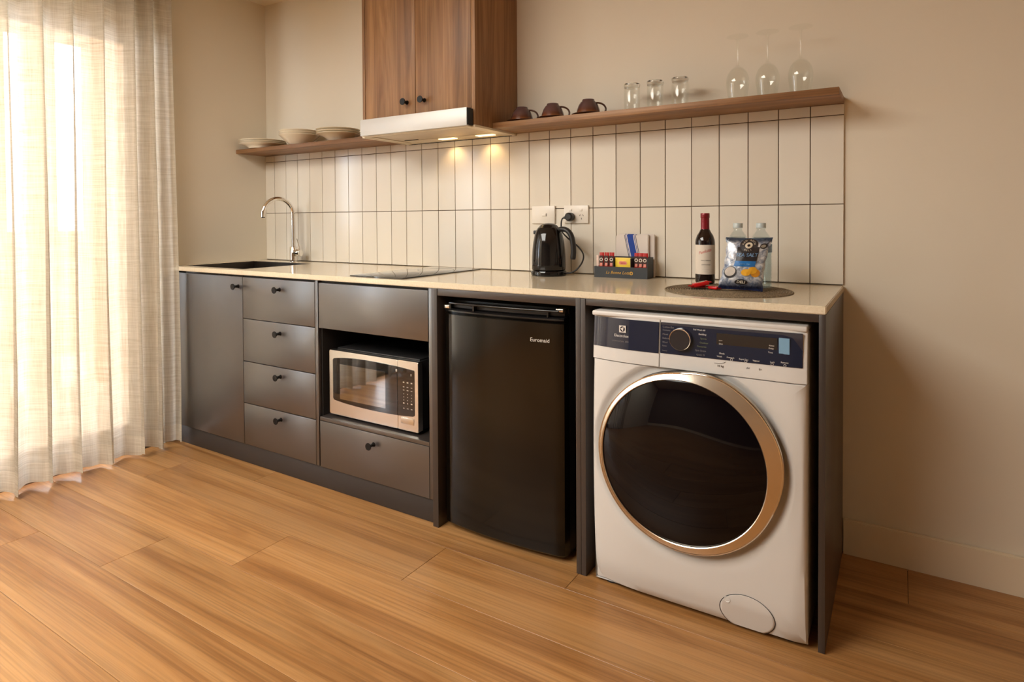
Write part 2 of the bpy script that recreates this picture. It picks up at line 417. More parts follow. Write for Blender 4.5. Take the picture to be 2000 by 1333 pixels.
# ------------------------------------------------------------------ curtain
def curtain(C0, C1, P, A, label):
    t = thing('sheer_curtain', label, 'curtain', (.07, C0, 0))
    n = 520; ztop, zh, zb = H-.035, .105, .018
    rng = random.Random(3)
    # fold edges along Y: positions where a pleat stands proud
    def prof(s, z):
        y = C0+(C1-C0)*s
        for i in range(len(P)-1):
            if P[i] >= y >= P[i+1]: break
        f = (P[i]-y)/(P[i]-P[i+1]); a = A[i]*(1-f)+A[i+1]*f
        ph = f*2*pi
        k = .75+.25*(ztop-z)/ztop
        skew = .030*sin(ph)
        x = a*cos(ph)*k + .010*sin(3.1*ph+i*1.7)*(.4+.6*(1-z/ztop)) + .006*sin(9*y+z*1.3)
        yy = y + skew*.7*k + .008*sin(2*z+i)*(1-z/ztop)
        return .075+x+.012*(1-z/ztop), yy
    def sheet(name, za, zb_, m, mat, dx=0.0):
        bm = bmesh.new(); uv = bm.loops.layers.uv.new('UVMap'); g = []
        for j in range(m+1):
            z = za+(zb_-za)*j/m; rowv = []
            for i in range(n+1):
                x, y = prof(i/n, z); zz = z+(.006*sin(i*.11)+.004*sin(i*.037) if j == m and zb_ < .05 else 0)
                rowv.append((bm.verts.new((x+dx, y, zz)), (i/n*2.2, z)))
            g.append(rowv)
        for j in range(m):
            for i in range(n):
                q = [g[j][i], g[j][i+1], g[j+1][i+1], g[j+1][i]]
                f = bm.faces.new([a[0] for a in q])
                for lp, a in zip(f.loops, q): lp[uv].uv = a[1]
        return bm_obj(name, bm, mat, t, 180)
    sheet('sheer_cloth', ztop, zh, 16, SHEER)
    sheet('hem', zh, zb, 3, HEM, .0005)
tr = box('curtain_track', (.03, .12, -3.0, -.45, H-.03, H-.001), WHT); tag(tr, 'white ceiling track that carries the sheer curtain', 'curtain track')
curtain(-.606, -1.86, [-.606, -.705, -.80, -.93, -1.055, -1.165, -1.29, -1.40, -1.52, -1.63, -1.74, -1.86], [.018, .030, .050, .045, .050, .042, .052, .04, .05, .045, .05, .02], 'floor-length sheer linen curtain hanging in soft folds at the left')
curtain(-2.00, -2.94, [-2.00, -2.15, -2.31, -2.44, -2.56, -2.69, -2.81, -2.94], [.02, .045, .05, .04, .05, .045, .05, .02], 'second sheer curtain panel further along the same window, nearer the camera')

# ------------------------------------------------------------------ joinery
DF, DB = -.575, -.557          # door faces front/back
def knob(x, z, y, parent, mesh=[None]):
    if mesh[0] is None:
        bm = bmesh.new()
        add_lathe(bm, [(0, 0), (.0095, 0), (.0088, .002), (.0062, .006), (.0060, .014), (.0068, .020), (.0138, .0270), (.0148, .0282), (.0148, .0300), (.0140, .0310), (.0, .0306)], AX['-y'], 24)
        bmesh.ops.recalc_face_normals(bm, faces=bm.faces)
        me = bpy.data.meshes.new('knob'); bm.to_mesh(me); bm.free(); me.materials.append(KNOBM)
        for p in me.polygons: p.use_smooth = True
        me.set_sharp_from_angle(angle=rad(40)); mesh[0] = me
    o = bpy.data.objects.new('knob', mesh[0]); COL.objects.link(o); o.parent = parent; o.location = Vector((x, y, z))-org(parent); return o
def carcass(parent, x0, x1, z0=.09, z1=.876, t=.016, yf=DB-.001, back=-.012, top=True):
    bs = [(x0, x0+t, yf, back, z0, z1), (x1-t, x1, yf, back, z0, z1), (x0+t, x1-t, yf, back, z0, z0+t), (x0+t, x1-t, back-.01, back, z0+t, z1)]
    if top: bs.append((x0+t, x1-t, yf, back-.01, z1-t, z1))
    return boxes('carcass', bs, CABIN, parent)
A = thing('sink_cabinet', 'dark charcoal sink cabinet with one tall door next to the curtain', 'cabinet', (.29, -.3, 0))
carcass(A, .002, .586, top=False)
d = box('door', (.004, .5865, DF, DB, .0905, .868), CAB, A, .001); knob(.556, .8235, DF, d)
B = thing('drawer_cabinet', 'dark charcoal cabinet with four stacked drawers left of the microwave', 'cabinet', (.83, -.3, 0))
carcass(B, .588, 1.098)
box('side_stile', (1.081, 1.0985, DF+.0005, DB, .0905, .876), CAB, B, .0006)
for z0, z1, kz in ((.6775, .8675, .8235), (.4795, .6745, .6285), (.2850, .4765, .437), (.0905, .2820, .246)):
    d = box('drawer_front', (.5895, 1.0790, DF, DB, z0, z1), CAB, B, .001); knob(.852, kz, DF, d)
Cc = thing('microwave_cabinet', 'dark charcoal cabinet with an open microwave niche above a single drawer', 'cabinet', (1.41, -.3, 0))
boxes('carcass', [(1.1, 1.1035, DB, -.012, .09, .876), (1.6975, 1.7225, DB, -.012, .09, .876), (1.1035, 1.6975, DB, -.012, .09, .1), (1.1035, 1.6975, -.022, -.012, .1, .876), (1.1035, 1.6975, DB, -.022, .68, .69), (1.1035, 1.6975, DB, -.022, .866, .876)], CABIN, Cc)
box('niche_shelf', (1.1045, 1.6965, DF+.001, -.024, .2865, .3015), CAB, Cc, .0006)
box('niche_lining', (1.1037, 1.1047, DB, -.023, .302, .68), CABIN, Cc)
box('top_panel', (1.1045, 1.6955, DF, DB, .677, .8665), CAB, Cc, .001)
d = box('drawer_front', (1.1050, 1.6965, DF, DB, .0905, .2845), CAB, Cc, .001); knob(1.413, .2405, DF, d)
box('side_stile', (1.6985, 1.7222, DF+.0005, DB, .0905, .876), CAB, Cc, .0006)
k = box('kickboard', (.003, 1.7225, -.567, -.552, .0005, .0885), plain('kick_laminate', srgb(52, 46, 43), .5),  None, .0008, base=(.86, -.56, 0)); tag(k, 'long dark kickboard along the floor under the drawers', 'kickboard')
Fm = thing('appliance_housing', 'dark charcoal upright panels and top rails framing the fridge and washer bays', 'cabinet frame', (2.36, -.3, 0))
SIDE = plain('charcoal_side_panel', srgb(60, 51, 46), .36, spec=.6, ior=1.5)
box('upright_panel', (1.7235, 1.7487, -.588, -.012, .0005, .8775), SIDE, Fm, .0008)
box('upright_panel', (2.3072, 2.3238, -.588, -.012, .0005, .8775), SIDE, Fm, .0008)
box('upright_panel', (2.3246, 2.3410, -.588, -.012, .0005, .8775), SIDE, Fm, .0008)
box('upright_panel', (2.9995, 3.0155, -.588, -.012, .0005, .8775), SIDE, Fm, .0008)
box('top_rail', (1.7490, 2.3070, -.586, -.568, .8525, .8775), SIDE, Fm, .0008)
box('top_rail', (2.3412, 2.9993, -.586, -.568, .8575, .8775), SIDE, Fm, .0008)
# worktop with sink cut-out
def worktop():
    SX0, SX1, SY0, SY1 = .06, .535, -.535, -.135
    bm = bmesh.new(); o = [(0.001, -.588), (3.0162, -.588), (3.0162, -.0095), (0.001, -.0095)]; h = [(SX0, SY0), (SX1, SY0), (SX1, SY1), (SX0, SY1)]
    V = {}
    for z in (.8785, .9):
        V[z] = [bm.verts.new((x, y, z)) for x, y in o], [bm.verts.new((x, y, z)) for x, y in h]
    for z in V:
        a, b = V[z]
        for i in range(4): bm.faces.new((a[i], a[(i+1) % 4], b[(i+1) % 4], b[i]))
    for q in (0, 1):
        a, b = V[.8785][q], V[.9][q]
        for i in range(4): bm.faces.new((a[i], a[(i+1) % 4], b[(i+1) % 4], b[i]))
    bmesh.ops.recalc_face_normals(bm, faces=bm.faces)
    es = [e for e in bm.edges if abs(e.verts[0].co.z-e.verts[1].co.z) < 1e-5 and e.verts[0].co.y < -.58 and e.verts[1].co.y < -.58]
    es += [e for e in bm.edges if all(v.co.x > 3.01 for v in e.verts)]
    bmesh.ops.bevel(bm, geom=list(set(es)), offset=.0022, segments=2, affect='EDGES')
    w = bm_obj('worktop', bm, STONE, None, 40, base=(1.5, -.3, .89)); tag(w, 'long cream speckled stone worktop over the dark cabinets', 'worktop')
    t = thing('sink', 'dark steel rectangular sink basin sunk into the worktop', 'sink', (.315, -.32, .7))
    a, b, c, d2, e = .0620, .5330, -.5330, -.1370, .0015
    boxes('basin', [(a-e, a, c, d2, .70, .9004), (b, b+e, c, d2, .70, .9004), (a, b, c-e, c, .70, .9004), (a, b, d2, d2+e, .70, .9004), (a, b, c, d2, .6985, .70)], SINKM, t)
    lathe('drain', [(0, .003), (.02, .003), (.03, .004), (.043, .004), (.045, 0)], (.315, -.32, .7), CHROME, t)
worktop()
def tap():
    x, y = .33, -.08
    t = thing('mixer_tap', 'chrome gooseneck mixer tap with side lever behind the sink', 'tap', (x, y, .9))
    lathe('tap_body', [(.026, 0), (.026, .003), (.0205, .004), (.0205, .083), (.019, .085), (.0125, .0852), (.0125, .088)], (x, y, .9), CHROME, t)
    d = Vector((-.042, -.165, 0)).normalized(); R = .083
    pts = [Vector((x, y, .985)), Vector((x, y, 1.05)), Vector((x, y, 1.12)), Vector((x, y, 1.165))]
    for i in range(1, 19):
        a = pi*i/18*1.02; pts.append(Vector((x, y, 1.165))+d*R*(1-cos(a))+Vector((0, 0, R*sin(a))))
    pts.append(pts[-1]+(pts[-1]-pts[-2]).normalized()*.012)
    tube('spout', pts, .0112, CHROME, t, 20)
    e = pts[-1]; tube('aerator', [e-Vector((0, 0, -.001)), e-Vector((0, 0, .004))], .0100, KNOBM, t, 16)
    lathe('cartridge', [(0, -.01), (.0165, -.01), (.0165, .030), (.0195, .032), (.0195, .056), (.018, .058), (0, .058)], (x, y, .953), CHROME, t, 'x')
    tube('lever', [(x+.046, y, .966), (x+.047, y, .985), (x+.043, y-.004, 1.010), (x+.038, y-.008, 1.030)], [.0042, .0036, .0030, .0028], CHROME, t, 10)
tap()
def cooktop():
    t = thing('cooktop', 'slim black glass two-zone induction cooktop let onto the worktop', 'cooktop', (1.41, -.3, .9))
    box('glass_plate', (1.272, 1.556, -.557, -.035, .9002, .9048), BLKGLASS, t, .0012)
    for cy in (-.42, -.18):
        bm = bmesh.new(); add_lathe(bm, [(.078, 0), (.0795, .0001), (.081, 0)], Matrix.Translation((1.414, cy, .9048)), 48)
        bm_obj('zone_ring', bm, plain('zone_print', (.03, .03, .03), .3), t)
cooktop()
# wall cabinet
W = thing('wall_cabinet', 'tall walnut two-door wall cabinet above the range hood', 'cabinet', (1.425, -.16, 1.5))
CT = 2.389
box('side_panel', (1.116, 1.1315, -.322, -.0005, 1.5075, CT), WALNUT, W, .0006)
box('side_panel', (1.7185, 1.737, -.322, -.0005, 1.5075, CT), WALNUT, W, .0006)
boxes('carcass', [(1.1315, 1.7185, -.30, -.0005, 1.60, 1.616), (1.1315, 1.7185, -.30, -.0005, CT-.016, CT), (1.1315, 1.7185, -.012, -.0005, 1.616, CT-.016)], WALNUT, W)
d = box('door', (1.1335, 1.4245, -.321, -.303, 1.5775, CT-.003), WALNUT, W, .0008); knob(1.378, 1.632, -.321, d)
d = box('door', (1.4275, 1.7165, -.321, -.303, 1.5775, CT-.003), WALNUT, W, .0008); knob(1.474, 1.632, -.321, d)
# range hood
def hood():
    t = thing('range_hood', 'slide-out range hood with a pale brushed steel front and lit underside', 'range hood', (1.43, -.18, 1.5))
    box('front_fascia', (1.1450, 1.7265, -.367, -.3505, 1.5003, 1.5715), STEELV, t, .0012)
    box('fascia_end_cap', (1.7268, 1.7288, -.366, -.326, 1.503, 1.570), BLKPLAS, t)
    box('side_slider', (1.7150, 1.7262, -.3500, -.323, 1.5035, 1.535), GAPM, t)
    boxes('hood_body', [(1.135, 1.7150, -.345, -.325, 1.508, 1.570), (1.1330, 1.7175, -.3005, -.002, 1.5085, 1.598)], HOODU, t)
    # underside tray: rim frame, recessed filter
    boxes('underside_rim', [(1.1330, 1.7175, -.345, -.315, 1.5000, 1.5078), (1.1330, 1.7175, -.045, -.012, 1.5000, 1.5078), (1.1330, 1.160, -.315, -.045, 1.5000, 1.5078), (1.690, 1.7175, -.315, -.045, 1.5000, 1.5078)], HOODU, t, .0008)
    for xa, xb in ((1.1155, 1.1325), (1.7180, 1.7375)): box('side_rim', (xa, xb, -.325, -.001, 1.4985, 1.5070), HOODU, t)
    box('rear_edge', (1.1155, 1.7375, -.0115, -.0095, 1.4975, 1.5065), KNOBM, t)
    f = box('grease_filter', (1.166, 1.684, -.305, -.105, 1.5035, 1.5078), FILTM, t, .001)
    box('filter_handle', (1.19, 1.27, -.128, -.120, 1.5015, 1.5034), KNOBM, f)
    box('lamp_strip', (1.162, 1.688, -.103, -.046, 1.5025, 1.5078), HOODU, t)
    for x in (1.405, 1.615):
        l = box('lamp_lens', (x-.045, x+.045, -.088, -.058, 1.4995, 1.5022), LAMPM, t, .001)
        L = bpy.data.lights.new('hood_lamp', 'SPOT'); L.energy = 0.7; L.color = (1, .66, .30); L.spot_size = rad(120); L.spot_blend = .8; L.shadow_soft_size = .012
        o = bpy.data.objects.new('hood_lamp', L); COL.objects.link(o); o.location = (x, -.062, 1.494); o.rotation_euler = (rad(14), 0, 0)
hood()
# floating shelves
s1 = box('wall_shelf', (0.0005, 1.1155, -.2, -.0092, 1.5068, 1.5290), WALNUTH, None, .0006, base=(.55, -.1, 1.507)); tag(s1, 'short walnut shelf left of the wall cabinet holding stacked plates', 'shelf')
s2 = box('wall_shelf', (1.7378, 3.0147, -.2, -.0092, 1.5068, 1.5290), WALNUTH, None, .0006, base=(2.37, -.1, 1.507)); tag(s2, 'long walnut shelf right of the wall cabinet holding cups and glasses', 'shelf')
for o, x0, x1 in ((s1, .0005, 1.1155), (s2, 1.7378, 3.0147)):
    box('shelf_back_edge', (x0, x1, -.009, -.0005, 1.507, 1.529), WALNUTH, o)

# ------------------------------------------------------------------ fridge
def fridge():
    x0, x1, xc = 1.766, 2.252, 2.009
    t = thing('bar_fridge', 'small glossy black bar fridge standing under the worktop', 'fridge', (xc, -.3, 0))
    box('cabinet', (1.770, 2.250, -.520, -.04, .014, .815), BLKPLAS, t, .004)
    def bow(x): return -.566-.017*(1-((x-xc)/(.243))**2)
    def slab(name, z0, z1, mat, off=0.0, ins=0.0):
        bm = bmesh.new(); n = 24; g = []
        for z, o, e in ((z0, .005, .003), (z0+.005, 0, 0), (z1-.005, 0, 0), (z1, .005, .003)):
            r = []
            for i in range(n+1):
                x = x0+ins+(x1-x0-2*ins)*i/n; ed = .006*(max(0, abs(i-n/2)-n/2+1))
                r.append(bm.verts.new((x, bow(x)+o+off+ed, z)))
            g.append(r)
        for a, b in zip(g, g[1:]):
            for i in range(n): bm.faces.new((a[i], a[i+1], b[i+1], b[i]))
        # back
        B0 = [bm.verts.new((x, -.523, z)) for x, z in ((x0+ins, z0), (x1-ins, z0), (x1-ins, z1), (x0+ins, z1))]
        bm.faces.new((B0[0], B0[3], B0[2], B0[1]))
        bm.faces.new([B0[0]]+[B0[1]]+g[0][::-1]); bm.faces.new([B0[2], B0[3]]+g[-1])
        bm.faces.new([B0[3], B0[0]]+[r[0] for r in g]); bm.faces.new([B0[1], B0[2]]+[r[-1] for r in g[::-1]])
        return bm_obj(name, bm, mat, t, 30)
    d = slab('door', .020, .790, FRIDGEM)
    lettering('Euromaid', lambda u, v, w: (2.170+u, bow(2.170+u)-.0006-w, .7285+v*1.0), .0182, INKW, d, ext=.0002)
    slab('door_top_trim', .7915, .806, BLKGLOSS, -.001)
    h = slab('handle_recess', .8065, .824, BLKPLAS, .014, .004)
    # glossy grip bar over the recess
    bm = bmesh.new(); pts = [(x, bow(x)-.002, .8275) for x in [1.795+(2.238-1.795)*i/14 for i in range(15)]]; add_tube(bm, pts, .0042, 10)
    bm_obj('handle_bar', bm, BLKGLOSS, h, 50)
    for b_ in ((1.793, 1.801, -.572, -.55, .806, .829), (1.905, 1.911, -.585, -.56, .806, .826), (2.196, 2.201, -.574, -.55, .806, .826)): box('handle_post', b_, BLKGLOSS, h)
    box('corner_bracket', (1.767, 1.790, -.569, -.53, .8065, .818), STEEL, t, .001)
    box('hinge', (2.222, 2.248, -.560, -.52, .8245, .834), STEEL, t, .001)
    box('top_board', (1.772, 2.250, -.519, -.04, .8155, .832), BLKPLAS, t, .002)
    for fx in (1.80, 2.228):
        for fy in (-.50, -.09): lathe('foot', [(0, 0), (.013, 0), (.013, .008), (.008, .009), (.008, .0135)], (fx, fy, 0.0005), STEEL if fx > 2 else RUBBER, t, n=16)
fridge()

# ------------------------------------------------------------------ microwave
def microwave():
    Y = -.545
    t = thing('microwave', 'countertop microwave with a stainless front in the cabinet niche', 'microwave', (1.38, -.35, .302))
    box('case', (1.142, 1.610, -.515, -.13, .312, .583), BLKPLAS, t, .004)
    box('case_lid', (1.150, 1.604, -.516, -.132, .5833, .589), BLKPLAS, t, .002)
    def F(x): return Y
    xs_, sp, xe = 1.1325, 1.5160, 1.6190
    prism('door', [(x, z) for x, z in rrect(xs_, sp-.0008, .3135, .5825, .004)], Y, -.518, STEEL, t, .002, 30)
    prism('control_section', [(x, z) for x, z in rrect(sp+.0008, xe, .3135, .5835, .004)], Y, -.518, STEEL, t, .002, 30)
    door = t.children[-2]; ctl = t.children[-1]
    for c in t.children:
        if c.name.startswith('door'): door = c
        if c.name.startswith('control'): ctl = c
    top = [(1.5145, .5570), (1.46, .5592), (1.40, .5610), (1.34, .5618), (1.28, .5608), (1.22, .5572), (1.175, .5520), (1.160, .549), (1.1545, .543)]
    bot = [(1.1545, .383), (1.158, .376), (1.166, .3735), (1.225, .3680), (1.30, .3643), (1.38, .3630), (1.46, .3640), (1.5145, .3660)]
    wn = prism('window_glass', (top+bot)[::-1], Y-.0015, Y-.0001, BLKGLASS, door)
    MESHG = plain('mesh_screen', srgb(46, 38, 28), .03, spec=1.0, ior=2.3)
    prism('viewing_screen', rrect(1.196, 1.4525, .3825, .529, .002)[::-1], Y-.0020, Y-.0016, MESHG, door)
    prism('control_glass', ([(1.5175, .3662), (1.55, .3685), (1.594, .3725), (1.6005, .376), (1.6015, .382), (1.6015, .545), (1.5995, .5505), (1.59, .5515), (1.55, .5545), (1.5175, .5568)]), Y-.0015, Y-.0001, BLKGLASS, ctl)
    KEY = plain('key_print', srgb(196, 184, 166), .5)
    kz = [.500, .482, .4695, .455, .443, .431, .419, .399]
    for r_, z in enumerate(kz):
        for c_, x in enumerate((1.548, 1.568, 1.588)):
            wd = .0075 if r_ in (0, 1, 2, 7) or (r_ == 6 and c_ != 1) else .003
            hh = .0042 if r_ in (0, 6) else .0020
            box('key_mark', (x-wd/2, x+wd/2, Y-.0020, Y-.0015, z-hh/2, z+hh/2), KEY, ctl)
    for i, c_ in enumerate(('1', '2', '3', '4', '5', '6', '7', '8', '9')): pass
    box('key_mark', (1.5845, 1.5875, Y-.002, Y-.0015, .528, .536), KEY, ctl)
    box('door_clip', (1.5085, 1.5155, Y-.0035, Y-.0012, .537, .547), STEELV, door, .0006)
    box('open_button', (1.532, 1.598, Y-.0016, Y-.0001, .3385, .3635), STEEL, ctl, .0008)
    for fx in (1.18, 1.57):
        for fy in (-.50, -.17): lathe('foot', [(0, 0), (.012, 0), (.012, .0095)], (fx, fy, .302), RUBBER, t, n=14)
microwave()

# ------------------------------------------------------------------ washing machine
def washer():
    xl, xr = 2.3735, 2.9765
    t = thing('washing_machine', 'white front-loading washing machine with a big dark round door', 'washing machine', (2.675, -.3, 0))
    def wr(x): d = x-xl; return .023*(1-d/.16)**2 if d < .16 else (.006*(1-(xr-x)/.05)**2 if xr-x < .05 else 0)
    def yf(z): return -.633+.022*((z-.42)/.42)**2+(.014*(.078-z)/.078 if z < .078 else 0)
    box('body', (xl+.002, xr-.001, -.585, -.03, .012, .832), ENAMEL, t, .006)
    cx, cz = 2.664, .447
    # front panel, polar mesh around the door
    bm = bmesh.new(); x0, x1, z0, z1 = xl, xr, .010, .6985
    ths = sorted(set([2*pi*i/120 for i in range(120)]+[atan2(z-cz, x-cx) % (2*pi) for x in (x0, x1) for z in (z0, z1)]))
    def edge(th):
        c, s = cos(th), sin(th); k = 9
        if c > 1e-9: k = min(k, (x1-cx)/c)
        if c < -1e-9: k = min(k, (x0-cx)/c)
        if s > 1e-9: k = min(k, (z1-cz)/s)
        if s < -1e-9: k = min(k, (z0-cz)/s)
        return k
    rad0 = [.14, .22, .242, .250, .256, .263, .270, .277, .284]
    cols = []
    for th in ths:
        E = edge(th); c, s = cos(th), sin(th); col = []
        rr = [min(r, E-.003) for r in rad0]
        last = rr[-1]; rr += [last+(E-.007-last)*k/7 if E-.007 > last else last+.0001*k for k in range(1, 8)]+[max(E-.003, last+.001), max(E, last+.0015)]
        for q, r in enumerate(rr):
            x, z = cx+r*c, cz+r*s
            rec = 0
            if r < .258: rec = .013
            elif r < .287: f = (r-.258)/.029; rec = .013*(1-(3*f*f-2*f**3))
            # fade recess where the panel edge cuts it
            y = yf(z)+rec+wr(x)
            ex = min(x-x0, x1-x); ez = min(z-z0, z1-z)
            e = min(ex, ez if z < .3 else 9)
            if e < .010: y += .010*(1-max(e, 0)/.010)**2
            col.append(bm.verts.new((x, y, z)))
        # wrap back
        v = col[-1].co; col.append(bm.verts.new((v.x, -.586, v.z)))
        cols.append(col)
    n = len(cols)
    for i in range(n):
        a, b = cols[i], cols[(i+1) % n]
        for q in range(len(a)-1): bm.faces.new((a[q], b[q], b[q+1], a[q+1]))
    bmesh.ops.contextual_create(bm, geom=[c[0] for c in cols])
    fp = bm_obj('front_panel', bm, ENAMEL, t, 35)
    # upper fascia
    def band(name, xa, xb, za, zb, mat, parent, dy=0.0, back=-.586, bev=.0012, k=8):
        bm = bmesh.new(); m = 16
        zs = [za+(zb-za)*i/k for i in range(k+1)]; xs2 = [xa+(xb-xa)*i/m for i in range(m+1)]
        g = [[bm.verts.new((x, yf(z)+dy+wr(x), z)) for x in xs2] for z in zs]
        h = [[bm.verts.new((x, back, z)) for x in (xa, xb)] for z in zs]
        for i in range(k):
            for j in range(m): bm.faces.new((g[i][j], g[i][j+1], g[i+1][j+1], g[i+1][j]))
            bm.faces.new((h[i][0], g[i][0], g[i+1][0], h[i+1][0])); bm.faces.new((g[i][-1], h[i][1], h[i+1][1], g[i+1][-1])); bm.faces.new((h[i][1], h[i][0], h[i+1][0], h[i+1][1]))
        bm.faces.new(g[0][::-1]+[h[0][0], h[0][1]]); bm.faces.new(g[-1]+[h[-1][1], h[-1][0]])
        bmesh.ops.recalc_face_normals(bm, faces=bm.faces)
        if bev:
            es = [e for e in bm.edges if len(e.link_faces) == 2 and e.calc_face_angle(0) > 1.0 and all(v.co.y < -.6 for v in e.verts)]
            bmesh.ops.bevel(bm, geom=es, offset=bev, segments=2, affect='EDGES')
        return bm_obj(name, bm, mat, parent, 35)
    dr = band('detergent_drawer', xl+.0005, 2.5895, .7005, .8395, ENAMEL, t)
    fa = band('control_fascia', 2.5915, xr-.0005, .7005, .8395, ENAMEL, t)
    # top lid
    bm = bmesh.new(); add_box(bm, xl+.001, xr-.001, -.612, -.03, .8325, .8475, bev=.005, seg=3); bm_obj('top_lid', bm, ENAMEL, t, 35)
    # curved glossy control panel pieces
    p1 = band('drawer_panel', xl+.0015, 2.5875, .7395, .8285, NAVY, dr, -.0022, -.588, .0008)
    p2 = band('control_panel', 2.5925, 2.9655, .7415, .8295, NAVY, fa, -.0022, -.615, .0008)
    def S_(x, z, e=.0030): return lambda u, v, w: (x+u, yf(z+v)+wr(x+u)-e-w, z+v)
    # maker's badge
    for q in (0,):
        bq = []
        bm = bmesh.new(); X, Z, s = 2.4765, .7995, .0105
        add_box(bm, X-s, X+s, yf(Z)-.0034, yf(Z)-.0023, Z-s, Z+s); bm_obj('badge', bm, INKW, p1)
        lathe('badge_disc', [(0, .0002), (.0078, .0002), (.0078, 0)], (X, yf(Z)-.0034, Z), NAVY, p1, '-y', 28)
        prism('badge_mark', [(X-.0065, Z+.001), (X+.002, Z-.0068), (X+.0035, Z+.0068)], yf(Z)-.0038, yf(Z)-.0036, INKW, p1)
    lettering('Electrolux', S_(2.4720, .7785), .0115, INKW, p1)
    lettering('UltimateCare  800', S_(2.4690, .7625), .0072, INKD, p1)
    def marks(rows_, mat, par=p2):
        for s_, x, z, sz in rows_: lettering(s_, S_(x, z), sz, mat, par, align='LEFT')
    marks([('Cotton Eco', 2.5985, .8165, .0070), ('Cottons', 2.5985, .8080, .0066), ('Mixed', 2.5985, .7960, .0066), ('Delicates', 2.5985, .7850, .0066), ('Wool', 2.5985, .7735, .0066), ('Rinse', 2.5985, .7635, .0060), ('Vapour', 2.5985, .7500, .0050)], INKD)
    marks([('Full Wash 60', 2.6860, .8165, .0062), ('Bedding', 2.7010, .8050, .0066)], INKW)
    marks([('Sports', 2.7060, .7935, .0066), ('Outdoor', 2.7040, .7820, .0066), ('Favourite', 2.6980, .7715, .0066)], INKG)
    marks([('Spin Drain', 2.6930, .7600, .0070), ('Quick 15', 2.6960, .7485, .0062)], INKD)
    marks([('Temp', 2.7560, .8035, .0062), ('Spin', 2.7560, .7940, .0058), ('Dirt', 2.7570, .7840, .0058), ('Extra', 2.8830, .8000, .0062), ('Rinse', 2.8850, .7925, .0058), ('Delay', 2.8840, .7850, .0054), ('Time', 2.8825, .7745, .0058)], INKW)
    marks([('Mode', 2.7580, .7585, .0062), ('Wash', 2.7520, .7500, .0058), ('Prewash', 2.7780, .7500, .0058), ('Rapid Dry', 2.8100, .7490, .0058), ('Vapour', 2.8450, .7490, .0058), ('Lock', 2.8880, .7500, .0058), ('Remote', 2.9140, .7520, .0058)], INKW)
    box('display', (2.7500, 2.9050, yf(.79)-.0029, yf(.79)-.0010, .7700, .8130), DISP, p2)
    for s_, x, z, sz in [('Temp', 2.7560, .8035, .0062), ('Spin', 2.7560, .7940, .0058), ('Dirt', 2.7570, .7840, .0058), ('Extra', 2.8800, .8000, .0062), ('Rinse', 2.8820, .7925, .0058), ('Delay', 2.8810, .7850, .0054), ('Time', 2.8800, .7765, .0058)]: pass
    box('energy_film', (2.9090, 2.9345, yf(.79)-.0036, yf(.79)-.0020, .7735, .8150), LCDB, p2)
    lettering('800', S_(2.9215, .8065, .0045), .0060, INKB, p2)
    for X in (2.7905, 2.8275, 2.8930, 2.9240): lathe('touch_key', [(.0026, 0), (.0026, .0003), (.0034, .0003), (.0034, 0)], (X, yf(.744)-.0022, .7445), INKW, p2, '-y', 14)
    # cycle dial
    kz = .787; kx = 2.6525
    dl = lathe('dial', [(.0, .014), (.028, .0145), (.0295, .013), (.0300, .0)], (kx, yf(kz)-.0022, kz), plain('dial_face', (.03, .03, .036), .25, .3), p2, '-y', 48)
    lathe('dial_ring', [(.0298, 0), (.0312, .0), (.0308, .0135), (.0300, .0152), (.0285, .0148)], (kx, yf(kz)-.0022, kz), CHROME, dl, '-y', 48)
    # printed swoosh under the panel
    sw = [(2.745+.030*i/6, .7305+.003*(i/6)**4*2) for i in range(7)]
    bm = bmesh.new(); add_tube(bm, [(x, yf(z)-.0006, z) for x, z in sw], .0005, 6); bm_obj('printed_mark', bm, INKB, fa)
    lettering('10 kg', S_(2.7610, .7240, .0008), .0080, INKB, fa)
    lettering('A+', S_(2.8330, .7270, .0008), .0070, INKD, fa); lettering('B+', S_(2.8640, .7270, .0008), .0070, INKD, fa)
    # door
    D = []
    def orad(th, r0, bump):
        a = math.degrees(th) % 360
        f = 0
        if a > 180: a -= 360
        if -28 < a < 96:
            f = min(1, (a+28)/50.0, (96-a)/34.0); f = f*f*(3-2*f)
        return r0+bump*f
    gx, gz = 2.6575, .4485
    bm = bmesh.new(); M = 144; rings = []
    Yd = -.632
    spec = [(0.2475, .014, Yd+.030, 0), (.2505, .016, Yd-.004, 0), (.2500, .0165, Yd-.0175, 0), (.2485, .0160, Yd-.0195, 0), (.2465, .0150, Yd-.0200, 0), (.2315, .0, Yd-.0260, 1), (.2295, 0, Yd-.0245, 1), (.228, 0, Yd-.015, 1)]
    for r0, b, y, inner in spec:
        ring = []
        for i in range(M):
            th = 2*pi*i/M; r = orad(th, r0, b)
            X, Z = (gx, gz) if inner else (cx, cz)
            ring.append(bm.verts.new((X+r*cos(th), y+(.004 if inner == 0 and r0 > .24 and b else 0)*0, Z+r*sin(th))))
        rings.append(ring)
    for A_, B_ in zip(rings, rings[1:]):
        for i in range(M): bm.faces.new((A_[i], A_[(i+1) % M], B_[(i+1) % M], B_[i]))
    dd = bm_obj('door', bm, CHAMP, t, 30); dd['label'] = 'champagne metal door ring'
    bm = bmesh.new(); r1 = []
    for (r0, b, y) in ((.2500, .0165, Yd-.0172), (.2515, .0175, Yd-.0185), (.2502, .0165, Yd-.0205), (.2480, .0152, Yd-.0203)):
        r1.append([bm.verts.new((cx+orad(2*pi*i/M, r0, b)*cos(2*pi*i/M), y, cz+orad(2*pi*i/M, r0, b)*sin(2*pi*i/M))) for i in range(M)])
    for A_, B_ in zip(r1, r1[1:]):
        for i in range(M): bm.faces.new((A_[i], A_[(i+1) % M], B_[(i+1) % M], B_[i]))
    bm_obj('chrome_lip', bm, CHROME, dd, 60)
